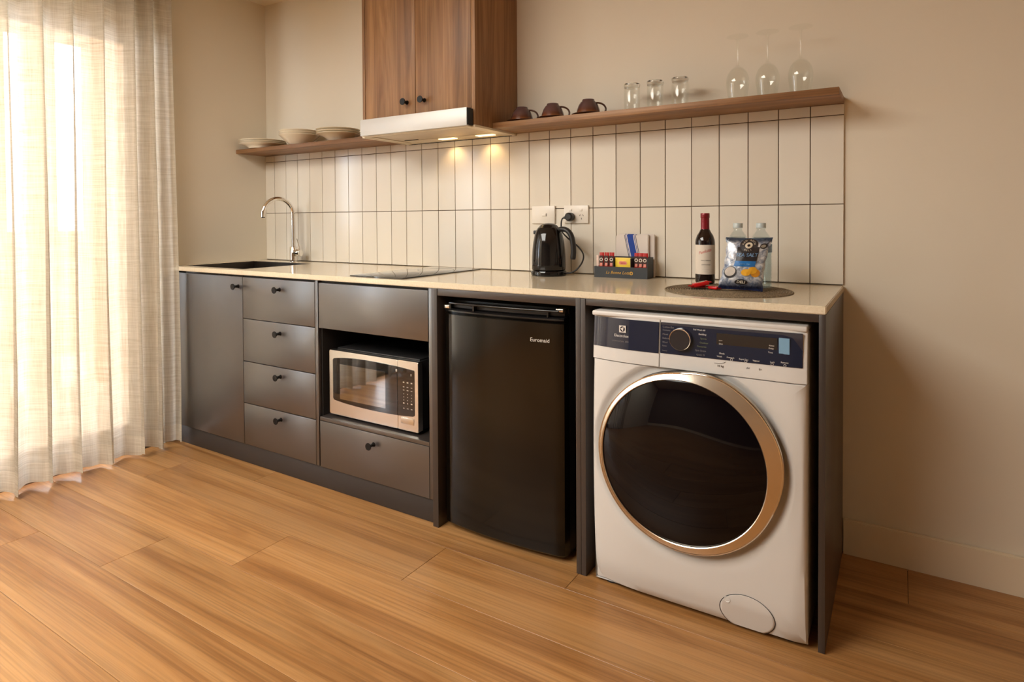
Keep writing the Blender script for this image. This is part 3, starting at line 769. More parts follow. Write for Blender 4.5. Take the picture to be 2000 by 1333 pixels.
    DG = plain('smoked_door_glass', (.003, .002, .003), .03, spec=.27)
    prof = [(.2292*k/16, .034*(1-(k/16)**2.7)) for k in range(16, -1, -1)]
    g = lathe('door_glass', prof, (gx, Yd-.0215, gz), DG, dd, '-y', 96, 180)
    # dark ring put in as gasket and shadow line behind the door
    lathe('door_gasket', [(.246, 0), (.2505, 0), (.2505, .016), (.240, .016)], (cx, -.618, cz), RUBBER, t, '-y', 96)
    # filter cover
    fx, fz, fr = 2.8290, .0600, .0600
    bm = bmesh.new(); Mx = 72; rr_ = []
    for r, e in ((.0, .0010), (.25, .0010), (.5, .0010), (.75, .0010), (.9, .0010), (.97, .0008), (.985, -.001)):
        if r == 0: rr_.append([bm.verts.new((fx, yf(fz)-e, fz))]); continue
        rg = []
        for i in range(Mx):
            x = fx+.0715*r*cos(2*pi*i/Mx); z = fz+fr*.93*r*sin(2*pi*i/Mx)-.004; z = max(z, .0125)
            rg.append(bm.verts.new((x, yf(z)-e-.0004, z)))
        rr_.append(rg)
    for A_, B_ in zip(rr_, rr_[1:]):
        for i in range(Mx):
            if len(A_) == 1: bm.faces.new((A_[0], B_[i], B_[(i+1) % Mx]))
            else: bm.faces.new((A_[i], A_[(i+1) % Mx], B_[(i+1) % Mx], B_[i]))
    fl = bm_obj('filter_cover', bm, ENAMEL, t, 60)
    bm = bmesh.new(); g_ = []
    for r in (.985, 1.012):
        rg = []
        for i in range(Mx):
            x = fx+.0715*r*cos(2*pi*i/Mx); z = fz+fr*.93*r*sin(2*pi*i/Mx)-.004; z = max(z, .0115)
            rg.append(bm.verts.new((x, yf(z)-.0009, z)))
        g_.append(rg)
    for i in range(Mx): bm.faces.new((g_[0][i], g_[0][(i+1) % Mx], g_[1][(i+1) % Mx], g_[1][i]))
    bm_obj('cover_groove', bm, GAPM, fl)
    lathe('finger_dimple', [(0, -.002), (.006, -.001), (.0075, .0005), (.0085, .0)], (2.7790, yf(.085)-.0018, .0855), ENAMEL, fl, '-y', 24)
    for fx_ in (2.42, 2.93):
        for fy in (-.56, -.08): lathe('foot', [(0, 0), (.02, 0), (.02, .0115)], (fx_, fy, .0004), RUBBER, t, n=16)
washer()

# ------------------------------------------------------------------ power plates, kettle
def outlets():
    t = thing('switch_plate', 'white single isolator switch plate on the tiles above the kettle', 'switch', (1.875, -.009, 1.147))
    box('cover_plate', (1.8185, 1.9305, -.0185, -.0095, 1.1095, 1.1850), WHT, t, .002)
    box('rocker', (1.8700, 1.8890, -.0215, -.0180, 1.1410, 1.1525), WHT, t, .0012)
    box('rocker_gap', (1.8895, 1.8915, -.0188, -.0183, 1.1405, 1.1530), GAPM, t)
    t = thing('power_outlet', 'white double power outlet with the kettle plug in its left socket', 'outlet', (2.03, -.009, 1.147))
    box('cover_plate', (1.9745, 2.0860, -.0185, -.0095, 1.1100, 1.1850), WHT, t, .002)
    for x in (2.004, 2.052): box('rocker', (x-.006, x+.008, -.0212, -.0180, 1.1600, 1.1710), WHT, t, .0012)
    for x in (2.0562,):
        for dx, dz, a in ((-.007, .004, 25), (.007, .004, -25), (0, -.010, 0)):
            bm = bmesh.new(); add_box(bm, -.0010, .0010, -.0191, -.0184, -.0038, .0038)
            bmesh.ops.rotate(bm, cent=(0, 0, 0), matrix=Matrix.Rotation(rad(a), 3, 'Y'), verts=bm.verts)
            bmesh.ops.translate(bm, vec=(x+dx, 0, 1.1395+dz), verts=bm.verts); bm_obj('socket_slot', bm, GAPM, t)
outlets()
def kettle():
    x, y = 1.9630, -.132
    t = thing('electric_kettle', 'glossy black electric kettle plugged into the outlet above it', 'kettle', (x, y, .9))
    lathe('power_base', [(0, 0), (.068, 0), (.072, .002), (.0725, .014), (.070, .0195), (.050, .020), (0, .020)], (x, y, .9004), BLKGLOSS, t, n=56)
    lathe('body', [(0, .0215), (.066, .0215), (.0690, .026), (.0692, .045), (.0685, .075), (.0665, .105), (.0630, .135), (.0575, .163), (.0500, .184), (.0435, .193), (.0425, .1945), (.0410, .1950), (.036, .2015), (.027, .2075), (.015, .2110), (0, .2122)], (x, y, .9), BLKGLOSS, t, n=56, smooth=60)
    hp = catmull([(x+.042, y, 1.084), (x+.062, y, 1.088), (x+.085, y, 1.082), (x+.102, y, 1.062), (x+.110, y, 1.030), (x+.112, y, .998), (x+.109, y, .968)], 6)
    tube('handle', hp, [.0095]*4+[.0105]*(len(hp)-6)+[.0100, .0085], BLKPLAS, t, 16, 1.25)
    bm = bmesh.new(); add_box(bm, x-.067, x-.048, y-.010, y+.010, 1.066, 1.082, bev=.003); bm_obj('spout', bm, BLKPLAS, t, 40)
    box('lid_button', (x+.036, x+.052, y-.010, y+.010, 1.081, 1.0925), BLKPLAS, t, .003)
    lathe('plug', [(0, .032), (.012, .032), (.0175, .027), (.0180, .006), (.0165, 0)], (2.0095, -.0190, 1.1375), BLKPLAS, t, '-y', 28)
    box('plug_neck', (1.9850, 1.9960, -.046, -.034, 1.129, 1.1395), BLKPLAS, t, .003)
    cp = catmull([(1.988, -.040, 1.134), (1.9775, -.041, 1.128), (1.973, -.041, 1.105), (1.978, -.042, 1.075), (2.01, -.043, 1.045), (2.055, -.050, 1.015), (2.088, -.070, .985), (2.093, -.090, .955), (2.075, -.105, .925), (2.050, -.112, .911), (2.034, -.115, .909)], 6)
    tube('cord', cp, .0032, BLKPLAS, t, 8)
kettle()

# ------------------------------------------------------------------ tea caddy, sachets, towel
GOLD = plain('gold_print', srgb(206, 160, 70), .35, .4)
RED = plain('red_foil', srgb(178, 30, 26), .3); RING = plain('white_print', srgb(226, 214, 200), .4); PINK = plain('pink_print', srgb(226, 140, 124), .4)
YEL = plain('yellow_paper', srgb(236, 200, 50), .4)
CAD = plain('charcoal_card', srgb(46, 50, 54), .5)
def caddy():
    x0, x1, y0, y1 = 2.155, 2.372, -.112, -.045
    t = thing('tea_caddy', 'dark card refreshment caddy with gold script, holding sachets', 'caddy', (2.26, -.08, .9))
    boxes('tray', [(x0, x1, y0, y1, .9003, .9023), (x0, x1, y0, y0+.002, .9023, .9425), (x0, x0+.002, y0+.002, y1, .9023, .9425), (x1-.002, x1, y0+.002, y1, .9023, .9800), (x0, x1, y1-.002, y1, .9023, .9800)], CAD, t)
    for dx in (2.2325, 2.3040): box('divider', (dx, dx+.002, y0+.002, y1-.002, .9023, .975), CAD, t)
    lettering('La Bonne Lotte', front(2.2555, .9200, y0), .0165, GOLD, t, shear=.35)
    lathe('gold_seal', [(.0035, .0004), (.0066, .0004), (.0066, 0)], (2.3085, y0, .9195), GOLD, t, '-y', 20)
    return x0, y0
caddy()
def sachets():
    def stick(x, yo, tilt, label, grp=None):
        # sachet: lens-shaped foil stick with crimped top
        t = thing('coffee_sachet', label, 'sachet', (x, -.095+yo, .9026), 'coffee sachets in the caddy')
        h, w = .094, .0192; y = -.095+yo
        bm = bmesh.new(); g = []
        for j in range(9):
            z = .9026+h*j/8; th = .0035*sin(pi*min(1, max(0, (j)/8)))**.6 if 0 < j < 8 else .0006
            th = max(th, .0006); sx = tilt*(j/8)*.01
            g.append([bm.verts.new((x+sx+w*(i/6-.5), y-th*sin(pi*i/6)-.0004, z)) for i in range(7)]+[bm.verts.new((x+sx+w*((6-i)/6-.5), y+th*sin(pi*(6-i)/6)+.0004, z)) for i in range(7)])
        for a, b in zip(g, g[1:]):
            for i in range(14): bm.faces.new((a[i], a[(i+1) % 14], b[(i+1) % 14], b[i]))
        bm.faces.new(g[0][::-1]); bm.faces.new(g[-1]); bm_obj('foil', bm, RED, t, 60)
        sx = tilt*.0062
        prism('dark_band', [(x+sx-.0082, .9475), (x+sx+.0082, .9475), (x+sx+.0082, .984), (x+sx-.0082, .984)], y-.0050, y-.0046, plain('brown_print', srgb(58, 26, 20), .4) if 'brown_print' not in bpy.data.materials else bpy.data.materials['brown_print'], t)
        lathe('printed_ring', [(.0040, 0), (.0040, .0004), (.0068, .0004), (.0068, 0)], (x+sx, y-.0050, .969), RING, t, '-y', 18)
        prism('pink_panel', [(x+sx*.8-.0052, .944), (x+sx*.8+.0052, .944), (x+sx+.0052, .9555), (x+sx-.0052, .9555)], y-.0056, y-.0051, PINK, t)
    Ls = ['red coffee sachet standing leftmost in the left slot', 'red coffee sachet in the middle of the left slot', 'red coffee sachet nearest the yellow packet, left slot']
    for i, x in enumerate((2.178, 2.1975, 2.2170)): stick(x, .004*i, .3, Ls[i])
    Ls = ['red coffee sachet leftmost in the right slot', 'red coffee sachet in the middle of the right slot', 'red coffee sachet standing rightmost in the caddy']
    for i, x in enumerate((2.3190, 2.3375, 2.3560)): stick(x, .004*(2-i), .3, Ls[i])
    t = thing('tea_packet', 'yellow tea bag packet standing in the middle of the caddy', 'packet', (2.27, -.09, .9026))
    box('envelope', (2.2375, 2.3010, -.098, -.092, .9026, .9780), YEL, t, .0015)
    prism('red_badge', [(2.252, .957), (2.257, .951), (2.281, .951), (2.287, .957), (2.281, .964), (2.257, .964)], -.0990, -.0981, PINK, t)
    lettering('Lipton', front(2.2695, .9573, -.0990), .0090, RED, t)
    t = box('sugar_stick', (2.1590, 2.1680, -.0985, -.0955, .9026, .9850), plain('pale_pink_paper', srgb(224, 196, 184), .6), None, .0012, base=(2.163, -.097, .9026)); tag(t, 'slim pale pink sugar stick at the left end of the caddy', 'sugar stick')
sachets()
def m_towel():
    n = N('striped_cotton'); n.set(rough=.95)
    tc = n.n('ShaderNodeTexCoord'); sp = n.n('ShaderNodeSeparateXYZ'); n.l(tc.outputs['Object'], sp.inputs[0])
    # slanted stripe coordinate: x + k z
    ma = n.n('ShaderNodeMath', operation='MULTIPLY_ADD'); n.l(sp.outputs[2], ma.inputs[0]); ma.inputs[1].default_value = .22; n.l(sp.outputs[0], ma.inputs[2])
    mr = n.n('ShaderNodeMapRange'); n.l(ma.outputs[0], mr.inputs[0]); mr.inputs[1].default_value = -.08; mr.inputs[2].default_value = .08
    r = n.n('ShaderNodeValToRGB'); r.color_ramp.interpolation = 'CONSTANT'; e = r.color_ramp.elements
    W_, B_, K_ = srgb(218, 208, 200)+(1,), srgb(44, 72, 152)+(1,), srgb(52, 60, 84)+(1,)
    stops = [(0, W_), (.375, K_), (.388, W_), (.405, B_), (.42, W_), (.445, B_), (.60, W_), (.62, B_), (.634, W_), (.655, K_), (.668, W_), (.99, W_)]
    e[0].position = 0; e[0].color = W_; e[1].position = stops[1][0]; e[1].color = stops[1][1]
    for p, c in stops[2:]: x = e.new(p); x.color = c
    n.l(mr.outputs[0], r.inputs[0]); n.l(r.outputs[0], n.b.inputs['Base Color'])
    n.bump(n.noise(n.coord((1, 1, 1)), 700, 2), .3, .001); return n.m
def towel():
    t = thing('tea_towel', 'folded white tea towel with blue stripes behind the caddy', 'tea towel', (2.290, -.027, .985))
    m = m_towel()
    for k, (xa, xb, ya, yb, zt) in enumerate(((2.219, 2.352, -.044, -.032, 1.0640), (2.224, 2.372, -.031, -.022, 1.0675), (2.222, 2.366, -.021, -.0125, 1.063))):
        bm = bmesh.new(); add_box(bm, xa, xb, ya, yb, .9004, zt)
        bmesh.ops.subdivide_edges(bm, edges=[e for e in bm.edges], cuts=5, use_grid_fill=True)
        for v in bm.verts:
            v.co.y += .0012*sin(v.co.x*90+k)+.001*sin(v.co.z*60); v.co.z += .0015*sin(v.co.x*70+k*2) if v.co.z > 1 else 0
        es = [e for e in bm.edges if len(e.link_faces) == 2 and e.calc_face_angle(0) > .9]
        bmesh.ops.bevel(bm, geom=es, offset=.002, segments=2, affect='EDGES')
        bm_obj('folded_layer', bm, m, t, 60)
towel()

# ------------------------------------------------------------------ wine, water, crisps, chocolates, placemat
def placemat():
    cx_, cy_ = 2.716, -.345
    n = N('woven_fibre'); n.set(rough=.85)
    f = n.noise(n.coord((1, 1, 1)), 260, 3, .6); n.l(n.ramp(f, [(.35, srgb(88, 74, 56)), (.65, srgb(150, 132, 104))]), n.b.inputs['Base Color'])
    t = thing('placemat', 'round woven taupe placemat under the wine and crisps', 'placemat', (cx_, cy_, .9))
    box_r = .004
    lathe('backing', [(0, 0), (.186, 0), (.187, .0012), (0, .0014)], (cx_, cy_, .9002), n.m, t, n=64)
    bm = bmesh.new(); k = 0
    r = .188
    while r > .012:
        N_ = max(16, int(2*pi*r/.0075)); sg = N_*2
        R_ = []
        for i in range(sg):
            a = 2*pi*i/sg; w = 1 if (i+k) % 2 else 0
            cr, ch = r, .0022+.0008*w; q = []
            for j in range(5):
                b = pi*j/4; q.append(bm.verts.new((cx_+(cr+.0036*cos(b))*cos(a), cy_+(cr+.0036*cos(b))*sin(a), .9006+ch*sin(b))))
            R_.append(q)
        for i in range(sg):
            A_, B_ = R_[i], R_[(i+1) % sg]
            for j in range(4): bm.faces.new((A_[j], B_[j], B_[j+1], A_[j+1]))
        r -= .0078; k += 1
    o = bm_obj('braided_coils', bm, n.m, t, 60); o['kind'] = 'stuff'
placemat()
ZM = .9046
def wine():
    x, y = 2.608, -.196
    t = thing('wine_bottle', 'small red wine bottle with a cream label and red capsule', 'bottle', (x, y, .9))
    n = N('dark_wine_glass'); n.set(base=(.010, .004, .004), rough=.04, spec=.6)
    lathe('bottle_glass', [(0, .002), (.026, 0), (.031, .002), (.0325, .008), (.0325, .140), (.0315, .150), (.027, .164), (.0195, .176), (.0145, .186), (.0132, .195), (.0128, .236), (0, .236)], (x, y, ZM), n.m, t, n=48, smooth=60)
    CAPS = plain('red_capsule', srgb(128, 18, 30), .3, .2)
    lathe('capsule', [(.0150, .180), (.0143, .190), (.0140, .224), (.0148, .2245), (.0152, .2255), (.0152, .2385), (.0145, .2405), (0, .2407)], (x, y, ZM), CAPS, t, n=40)
    LB = plain('cream_label', srgb(222, 210, 194), .6)
    az = atan2(-2.354-y, 3.176-x)+.10
    lathe('label', [(.0329, .033), (.0329, .133)], (x, y, ZM), LB, t, n=40, a0=az-1.55, a1=az+1.35)
    R_ = .0331
    def cyl(u0, z): return lambda u, v, w: (x+(R_+w)*cos(az-.02+(u0+u)/R_), y+(R_+w)*sin(az-.02+(u0+u)/R_), z+v)
    lb = [c for c in t.children if c.name.startswith('label')][0]
    REDI = plain('red_script', srgb(190, 44, 40), .5)
    def rot(fn, a): return lambda u, v, w: fn(u*cos(a)-v*sin(a), u*sin(a)+v*cos(a), w)
    lettering('Penfolds', rot(cyl(-.004, ZM+.110), rad(16)), .0135, REDI, lb, shear=.45, ext=.0001)
    lettering("MAX'S SHIRAZ", cyl(0, ZM+.080), .0052, INKB, lb, ext=.0001)
    for k in range(4): lettering('_______' if k % 2 else '_____________', cyl(0, ZM+.068-.008*k), .004, INKD, lb, ext=.0001, name='fine_print')
    lettering('SOUTH AUSTRALIA', cyl(0, ZM+.0655), .0034, INKB, lb, ext=.0001)
wine()
def water(x, y, label):
    t = thing('water_bottle', label, 'bottle', (x, y, .9), 'water bottles behind the crisps')
    prof = [(0, .004), (.020, .001), (.029, 0), (.0322, .005)]
    for k in range(9): prof += [(.0325, .010+.011*k), (.0308, .0155+.011*k)]
    prof += [(.0325, .110), (.0325, .142), (.0315, .150), (.026, .164), (.018, .176), (.0135, .182), (.0128, .188), (.0155, .189), (.0155, .191), (.0122, .1915), (.0122, .200)]
    lathe('bottle_wall', prof, (x, y, ZM), PET, t, n=36, smooth=50)
    WTR = bpy.data.materials.get('still_water') or thin('still_water', (.80, .85, .86), 1, 1.33)
    lathe('water', [(0, .004), (.026, .004), (.030, .010), (.030, .140), (.028, .150), (.022, .162), (0, .162)], (x, y, ZM), WTR, t, n=32, smooth=50)
    CP = bpy.data.materials.get('clear_cap') or plain('clear_cap', srgb(186, 196, 196), .3)
    lathe('cap', [(.0150, .1915), (.0152, .193), (.0150, .2050), (.0140, .2065), (0, .2070)], (x, y, ZM), CP, t, n=24)
    LBW = bpy.data.materials.get('bottle_label') or plain('bottle_label', srgb(120, 150, 180), .4)
    lathe('sleeve_label', [(.0329, .113), (.0329, .139)], (x, y, ZM), LBW, t, n=36)
water(2.7245, -.236, 'clear plastic water bottle on the left behind the crisp bag')
water(2.7960, -.236, 'clear plastic water bottle on the right behind the crisp bag')
def crisps():
    # bag plane: base centre, leaning back slightly, facing the camera
    bx, by = 2.771, -.372
    wdir = Vector((.1285, .022, 0)); wl = wdir.length; wd = wdir.normalized(); nd = Vector((wd.y, -wd.x, 0))
    Hb = .160
    t = thing('crisp_bag', 'silver and blue bag of sea salt crisps standing on the placemat', 'crisp bag', (bx, by, .9))
    def P(u, v, w=0.0, side=1):
        # u,v in 0..1
        sl = (v-.5)*.026
        lean = .020*v
        narrow = 1-.10*sin(pi*v)**1.0+(.04 if v > .9 else 0)
        th = .021*(max(0, sin(pi*u))**.55)*(max(0, sin(pi*min(1, max(0, (v-.03)/.92))))**.5)
        wr = .0014*sin(u*23+v*11)*sin(v*17)*(1 if .06 < v < .92 else .3)+.0012*sin(40*v+9*u)*max(0, (abs(u-.5)-.32))*3
        wr *= min(1, th/.008)
        edge = .0012*sin(v*31)*(abs(u-.5)*2)**6
        q = Vector((bx, by, ZM+.004))+wd*((u-.5)*wl*narrow+sl*.95+edge)+Vector((0, 0, v*Hb+.006*sin(pi*u)*(1 if v > .5 else -0.6)*abs(v-.5)*-1+(-.004*u*(1-v))))
        return q+nd*((th+wr+w)*side)+Vector((0, lean, 0))
    n = N('silver_foil_film'); n.set(rough=.26, metal=.12, spec=.7)
    v = n.coord((1, 1, 1)); f = n.noise(v, 62, 4, .65, .6)
    c = n.ramp(f, [(.36, srgb(104, 118, 142)), (.5, srgb(168, 174, 186)), (.64, srgb(214, 216, 220))])
    sp = n.n('ShaderNodeSeparateXYZ'); n.l(n.n('ShaderNodeTexCoord').outputs['Object'], sp.inputs[0])
    lo = n.ramp(sp.outputs[2], [(.018, srgb(30, 44, 84)), (.042, (1, 1, 1))])
    hi = n.ramp(sp.outputs[2], [(.150, (1, 1, 1)), (.158, srgb(70, 90, 110))])
    c = n.mix(c, lo, 1.0, 'MULTIPLY'); c = n.mix(c, hi, 1.0, 'MULTIPLY'); n.l(c, n.b.inputs['Base Color'])
    n.bump(n.noise(v, 40, 3, .6, 1.0), .5, .004)
    bm = bmesh.new(); NU, NV = 28, 34
    for side in (1, -1):
        g = [[bm.verts.new(P(i/NU, j/NV, 0.0004, side) if side == 1 else P(i/NU, j/NV, 0.0004, -1)) for i in range(NU+1)] for j in range(NV+1)]
        for j in range(NV):
            for i in range(NU): bm.faces.new((g[j][i], g[j][i+1], g[j+1][i+1], g[j+1][i]))
    bag = bm_obj('film', bm, n.m, t, 180)
    def decal(name, poly, mat, w=.0012, k=1):
        # poly in uv; triangulated fine fan mapped on the surface
        bm = bmesh.new(); cu = sum(p[0] for p in poly)/len(poly); cv = sum(p[1] for p in poly)/len(poly)
        rings = []
        for s in (0, .33, .66, 1):
            if s == 0: rings.append([bm.verts.new(P(cu, cv, w))]); continue
            rings.append([bm.verts.new(P(cu+(a-cu)*s, cv+(b-cv)*s, w)) for a, b in poly])
        n_ = len(poly)
        for A_, B_ in zip(rings, rings[1:]):
            for i in range(n_):
                if len(A_) == 1: bm.faces.new((A_[0], B_[i], B_[(i+1) % n_]))
                else: bm.faces.new((A_[i], A_[(i+1) % n_], B_[(i+1) % n_], B_[i]))
        return bm_obj(name, bm, mat, bag, 60)
    def quad(u0, u1, v0, v1, sk=0, k=6):
        o = []
        for i in range(k): o.append((u0+(u1-u0)*i/k, v0))
        for i in range(k): o.append((u1+sk*i/k, v0+(v1-v0)*i/k))
        for i in range(k): o.append((u1+sk+(u0-u1)*i/k, v1))
        for i in range(k): o.append((u0+sk-sk*i/k, v1+(v0-v1)*i/k))
        return o
    def ell(cu, cv, a, b, k=20): return [(cu+a*cos(2*pi*i/k), cv+b*sin(2*pi*i/k)) for i in range(k)]
    BK = plain('black_print', srgb(40, 36, 38), .35); BL = plain('blue_print', srgb(36, 110, 180), .35); CR = plain('cream_print', srgb(214, 202, 180), .4)
    decal('black_panel', quad(.27, .78, .56, .83, .0), BK, .0018)
    decal('blue_band', quad(.25, .76, .455, .56, .01), BL, .0018)
    decal('round_badge', ell(.52, .862, .205, .128), BK, .0026)
    decal('badge_centre', ell(.52, .862, .085, .058), CR, .0034)
    decal('badge_eye', ell(.52, .862, .035, .024), BK, .0040)
    asp = wl*.93/Hb
    def T(cu, cv, w=.0036): return lambda u, v, ww: P(cu+u/(wl*.93), cv+v/Hb, w+ww)
    def arc(s, cu, cv, R0, a0, da, size, flip=False):
        for i, ch in enumerate(s):
            if ch == ' ': continue
            a = a0+da*i; ca = a-pi/2 if not flip else a+pi/2
            ox, oz = R0*cos(a), R0*sin(a)
            def fn(u, v, w, ca=ca, ox=ox, oz=oz):
                x, z = u*cos(ca)-v*sin(ca), u*sin(ca)+v*cos(ca); return P(cu+(ox+x)/(wl*.93), cv+(oz+z)/Hb, .0060+w)
            lettering(ch, fn, size, CR, bag, ext=.0001)
    arc('RED ROCK', .52, .862, .0158, rad(165), rad(-21.5), .0072)
    arc('DELI', .52, .862, .0158, rad(238), rad(21), .0072, True)
    lettering('SEA SALT', T(.525, .675), .0150, plain('slate_blue_print', srgb(96, 128, 164), .4), bag, ext=.0001, bold=.0003)
    lettering('potato chips', T(.51, .505), .0065, plain('light_blue_print', srgb(130, 180, 214), .4), bag, ext=.0001)
    # pouring spoon, salt bowl, crisps, foot badge (all printed)
    decal('printed_spoon', ell(.865, .845, .085, .050), BK, .0014); decal('printed_spoon_bowl', ell(.855, .842, .055, .030), plain('salt_print', srgb(150, 142, 128), .6), .0019)
    decal('printed_spoon_handle', [(.91, .875), (.925, .865), (.985, .945), (.97, .955)], BK, .0010)
    decal('printed_bowl', ell(.20, .335, .155, .115), BK, .0014); decal('printed_salt', ell(.19, .350, .125, .090), plain('salt_white_print', srgb(196, 186, 176), .6), .0019)
    CHP = plain('crisp_print', srgb(232, 170, 40), .5); CHD = plain('crisp_print_dark', srgb(206, 136, 30), .5)
    decal('printed_crisp', ell(.80, .335, .110, .075), CHD, .0016); decal('printed_crisp', ell(.72, .385, .110, .070), CHP, .0023); decal('printed_crisp', ell(.575, .345, .120, .065), CHP, .0030)
    decal('foot_badge', ell(.50, .155, .150, .055), BK, .0014)
    lettering('DELI', T(.50, .155, .0030), .0120, CR, bag, ext=.0001, bold=.0002)
crisps()
def chocs():
    RW = plain('red_wrapper', srgb(196, 24, 26), .22)
    def wrap(x, y, z, L, Wd, Hh, yaw, roll, label, txt):
        t = thing('wrapped_chocolate', label, 'chocolate', (x, y, ZM-.001), 'wrapped chocolates on the placemat')
        Mx = Matrix.Translation((x, y, z)) @ Matrix.Rotation(yaw, 4, 'Z') @ Matrix.Rotation(roll, 4, 'Y')
        bm = bmesh.new(); add_box(bm, -L/2, L/2, -Wd/2, Wd/2, -Hh/2, Hh/2, bev=Hh*.3, seg=2)
        for v in bm.verts: v.co = Mx @ v.co
        w = bm_obj('wrapper', bm, RW, t, 40)
        for s in (-1, 1):
            bm = bmesh.new(); k = 8; a = []; b = []
            for i in range(k+1):
                yy = -Wd/2*1.05+Wd*1.05*i/k; a.append(bm.verts.new(Mx @ Vector((s*L/2*.96, yy, .0004)))); b.append(bm.verts.new(Mx @ Vector((s*(L/2+.008), yy*1.05, .0012*(-1)**i))))
            for i in range(k): bm.faces.new((a[i], a[i+1], b[i+1], b[i]))
            r = bmesh.ops.solidify(bm, geom=bm.faces[:], thickness=.0006); bm_obj('crimped_end', bm, RW, t)
        if txt:
            bm = bmesh.new(); add_box(bm, -L*.2, L*.25, -Wd*.28, Wd*.28, Hh/2, Hh/2+.0004)
            for v in bm.verts: v.co = Mx @ v.co
            bm_obj('silver_print', bm, plain('choc_print', srgb(170, 150, 130), .3, .6), w)
            lettering('KitKat', lambda u, v, ww: Mx @ Vector((u, v, Hh/2+.0006+ww)), .008, INKB, w, ext=.0001)
    wrap(2.640, -.372, ZM+.0155, .050, .030, .012, rad(28), rad(-12), 'red wrapped chocolate bar lying tilted in front of the wine bottle', True)
    wrap(2.684, -.375, ZM+.006, .034, .022, .009, rad(-25), 0, 'smaller red wrapped chocolate between the wine bottle and the crisps', False)
    wrap(2.628, -.352, ZM+.0055, .046, .026, .008, rad(10), 0, 'red wrapped chocolate lying underneath the tilted chocolate bar', False)
chocs()

# ------------------------------------------------------------------ shelf things
ZS = 1.5293
def stack(name, cat, x, y, prof, n, dz, labels, grp):
    bm = bmesh.new(); add_lathe(bm, prof, Matrix.Identity(4), 56); bmesh.ops.recalc_face_normals(bm, faces=bm.faces)
    me = bpy.data.meshes.new(name); bm.to_mesh(me); bm.free(); me.materials.append(CERAM)
    for p in me.polygons: p.use_smooth = True
    me.set_sharp_from_angle(angle=rad(50))
    for k in range(n):
        o = bpy.data.objects.new(name, me); COL.objects.link(o); o.location = (x+random.uniform(-.0015, .0015), y, ZS+dz*k); tag(o, labels[k], cat, grp)
plateP = [(0, .0035), (.055, .0035), (.070, 0), (.074, .0005), (.076, .004), (.096, .0175), (.124, .0240), (.1255, .0255), (.124, .0268), (.096, .0212), (.074, .0085), (0, .0072)]
stack('dinner_plate', 'plate', .152, -.136, plateP, 3, .0092, ['bottom cream dinner plate of the stack nearest the corner', 'middle cream dinner plate of the stack nearest the corner', 'top cream dinner plate of the stack nearest the corner'], 'dinner plates on the short shelf')
bowlP = [(0, .004), (.038, .004), (.042, 0), (.046, .0005), (.052, .006), (.078, .028), (.096, .046), (.1035, .0520), (.1045, .0535), (.103, .0548), (.094, .0500), (.075, .0325), (.048, .0110), (0, .0080)]
stack('pasta_bowl', 'bowl', .448, -.128, bowlP, 3, .0112, ['lowest of the three deep cream bowls in the middle of the short shelf', 'middle one of the three deep cream bowls on the short shelf', 'uppermost of the three deep cream bowls on the short shelf'], 'deep bowls on the short shelf')
sideP = [(0, .004), (.034, .004), (.038, 0), (.042, .0005), (.046, .005), (.070, .022), (.098, .0345), (.1085, .0365), (.1095, .038), (.108, .0392), (.096, .0382), (.068, .0265), (.044, .0095), (0, .0075)]
stack('shallow_bowl', 'bowl', .742, -.126, sideP, 3, .0115, ['lowest of the three wide shallow bowls beside the range hood', 'middle one of the three wide shallow bowls beside the range hood', 'uppermost of the three wide shallow bowls beside the range hood'], 'shallow bowls beside the hood')
def m_glaze():
    n = N('brown_glaze'); n.set(rough=.22, spec=.6)
    sp = n.n('ShaderNodeSeparateXYZ'); n.l(n.n('ShaderNodeTexCoord').outputs['Object'], sp.inputs[0])
    c = n.ramp(sp.outputs[2], [(.006, srgb(122, 70, 34)), (.016, srgb(92, 52, 38)), (.030, srgb(88, 62, 60)), (.055, srgb(84, 62, 62))]); n.l(c, n.b.inputs['Base Color']); return n.m
GLZ = m_glaze(); SAUC = plain('brown_saucer_glaze', srgb(74, 38, 22), .25)
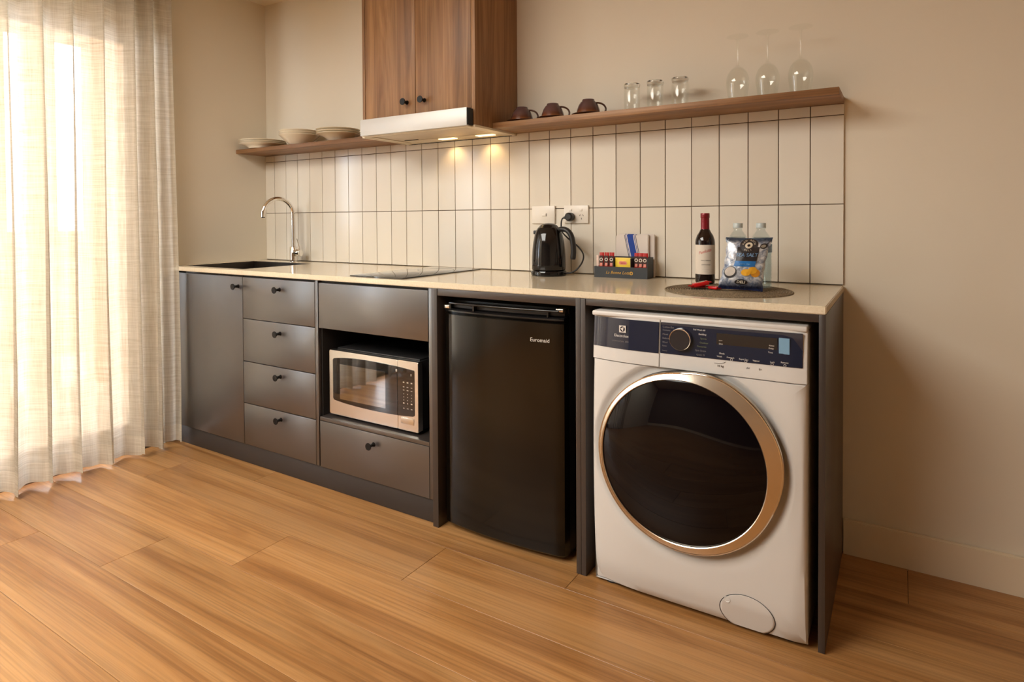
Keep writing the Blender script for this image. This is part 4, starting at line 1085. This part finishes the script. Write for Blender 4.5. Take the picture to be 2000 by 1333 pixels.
def cups():
    for i, (x, lab, lab2) in enumerate(((1.831, 'upturned brown glazed cup half hidden beside the wall cabinet', 'brown saucer beneath the cup beside the wall cabinet'),
                                  (1.977, 'upturned brown glazed cup standing in the middle of the three cups', 'brown saucer beneath the middle upturned cup'),
                                  (2.135, 'upturned brown glazed cup nearest the tumblers', 'brown saucer beneath the cup nearest the tumblers'))):
        y = -.118
        s = lathe('saucer', [(0, .002), (.030, 0), (.034, .001), (.064, .0085), (.0655, .0100), (.064, .0110), (.034, .0050), (0, .0045)], (x, y, ZS), SAUC, None, n=44, base=(x, y, ZS)); tag(s, lab2, 'saucer', 'brown saucers on the long shelf')
        t = thing('coffee_cup', lab, 'cup', (x, y, ZS+.0075), 'upturned brown cups on the long shelf')
        lathe('cup_bowl', [(.0445, .003), (.0470, .0), (.0478, .0015), (.0465, .008), (.0440, .020), (.0385, .036), (.0310, .048), (.0250, .053), (.0235, .0590), (.0215, .0590), (.0205, .0545), (0, .0540)], (x, y, ZS+.0075), GLZ, t, n=44, smooth=60)
        hd = Vector((.95, .30, 0)).normalized()
        pts = catmull([Vector((x, y, ZS+.0075))+hd*a+Vector((0, 0, b)) for a, b in ((.026, .046), (.044, .044), (.060, .036), (.068, .022), (.064, .008), (.048, .006))], 5)
        tube('handle', pts, .0036, SAUC, t, 10, 1.4)
cups()
def tumbler(x, label):
    y = -.112
    t = thing('tumbler', label, 'glass', (x, y, ZS), 'upturned tumblers on the long shelf')
    lathe('glass_wall', [(.0300, 0), (.0302, .0010), (.0308, .095), (.0300, .0975), (.0292, .0950), (.0284, .0010), (.0290, 0)], (x, y, ZS), GLASS, t, n=40, smooth=60)
    lathe('thick_base', [(0, .0905), (.0260, .0910), (.0285, .0935), (.0300, .0980), (.0306, .1045), (.0298, .1070), (.0240, .1072), (.0200, .1045), (0, .1040)], (x, y, ZS), GLASSR, t, n=40, smooth=60)
tumbler(2.313, 'leftmost of the three upturned clear tumblers on the long shelf')
tumbler(2.4035, 'middle one of the three upturned clear tumblers')
tumbler(2.4965, 'rightmost of the three upturned clear tumblers on the long shelf')
def wineglass(x, label):
    y = -.112
    t = thing('wine_glass', label, 'glass', (x, y, ZS), 'upturned wine glasses on the long shelf')
    lathe('bowl', [(.0300, 0), (.0325, .020), (.0360, .045), (.0383, .062), (.0375, .080), (.0320, .098), (.0220, .112), (.0110, .120), (.0055, .124), (.0042, .128)], (x, y, ZS), GLASS, t, n=44, smooth=180)
    lathe('bowl_inner', [(.0296, 0), (.0320, .020), (.0355, .045), (.0377, .062), (.0369, .079), (.0314, .0965), (.0215, .110), (.0100, .1165), (0, .1180)], (x, y, ZS), GLASS, t, n=44, smooth=180)
    lathe('stem', [(.0042, .126), (.0034, .136), (.0032, .170), (.0036, .205), (.0070, .2160)], (x, y, ZS), GLASS, t, n=20, smooth=60)
    lathe('stem_foot', [(.0068, .2155), (.0160, .2195), (.0340, .2225), (.0365, .2235), (.0360, .2245), (.0160, .2240), (0, .2240)], (x, y, ZS), GLASS, t, n=44, smooth=60)
wineglass(2.697, 'leftmost of the three upturned wine glasses on the shelf')
wineglass(2.7935, 'middle one of the three upturned wine glasses')
wineglass(2.8955, 'rightmost upturned wine glass, nearest the end of the shelf')
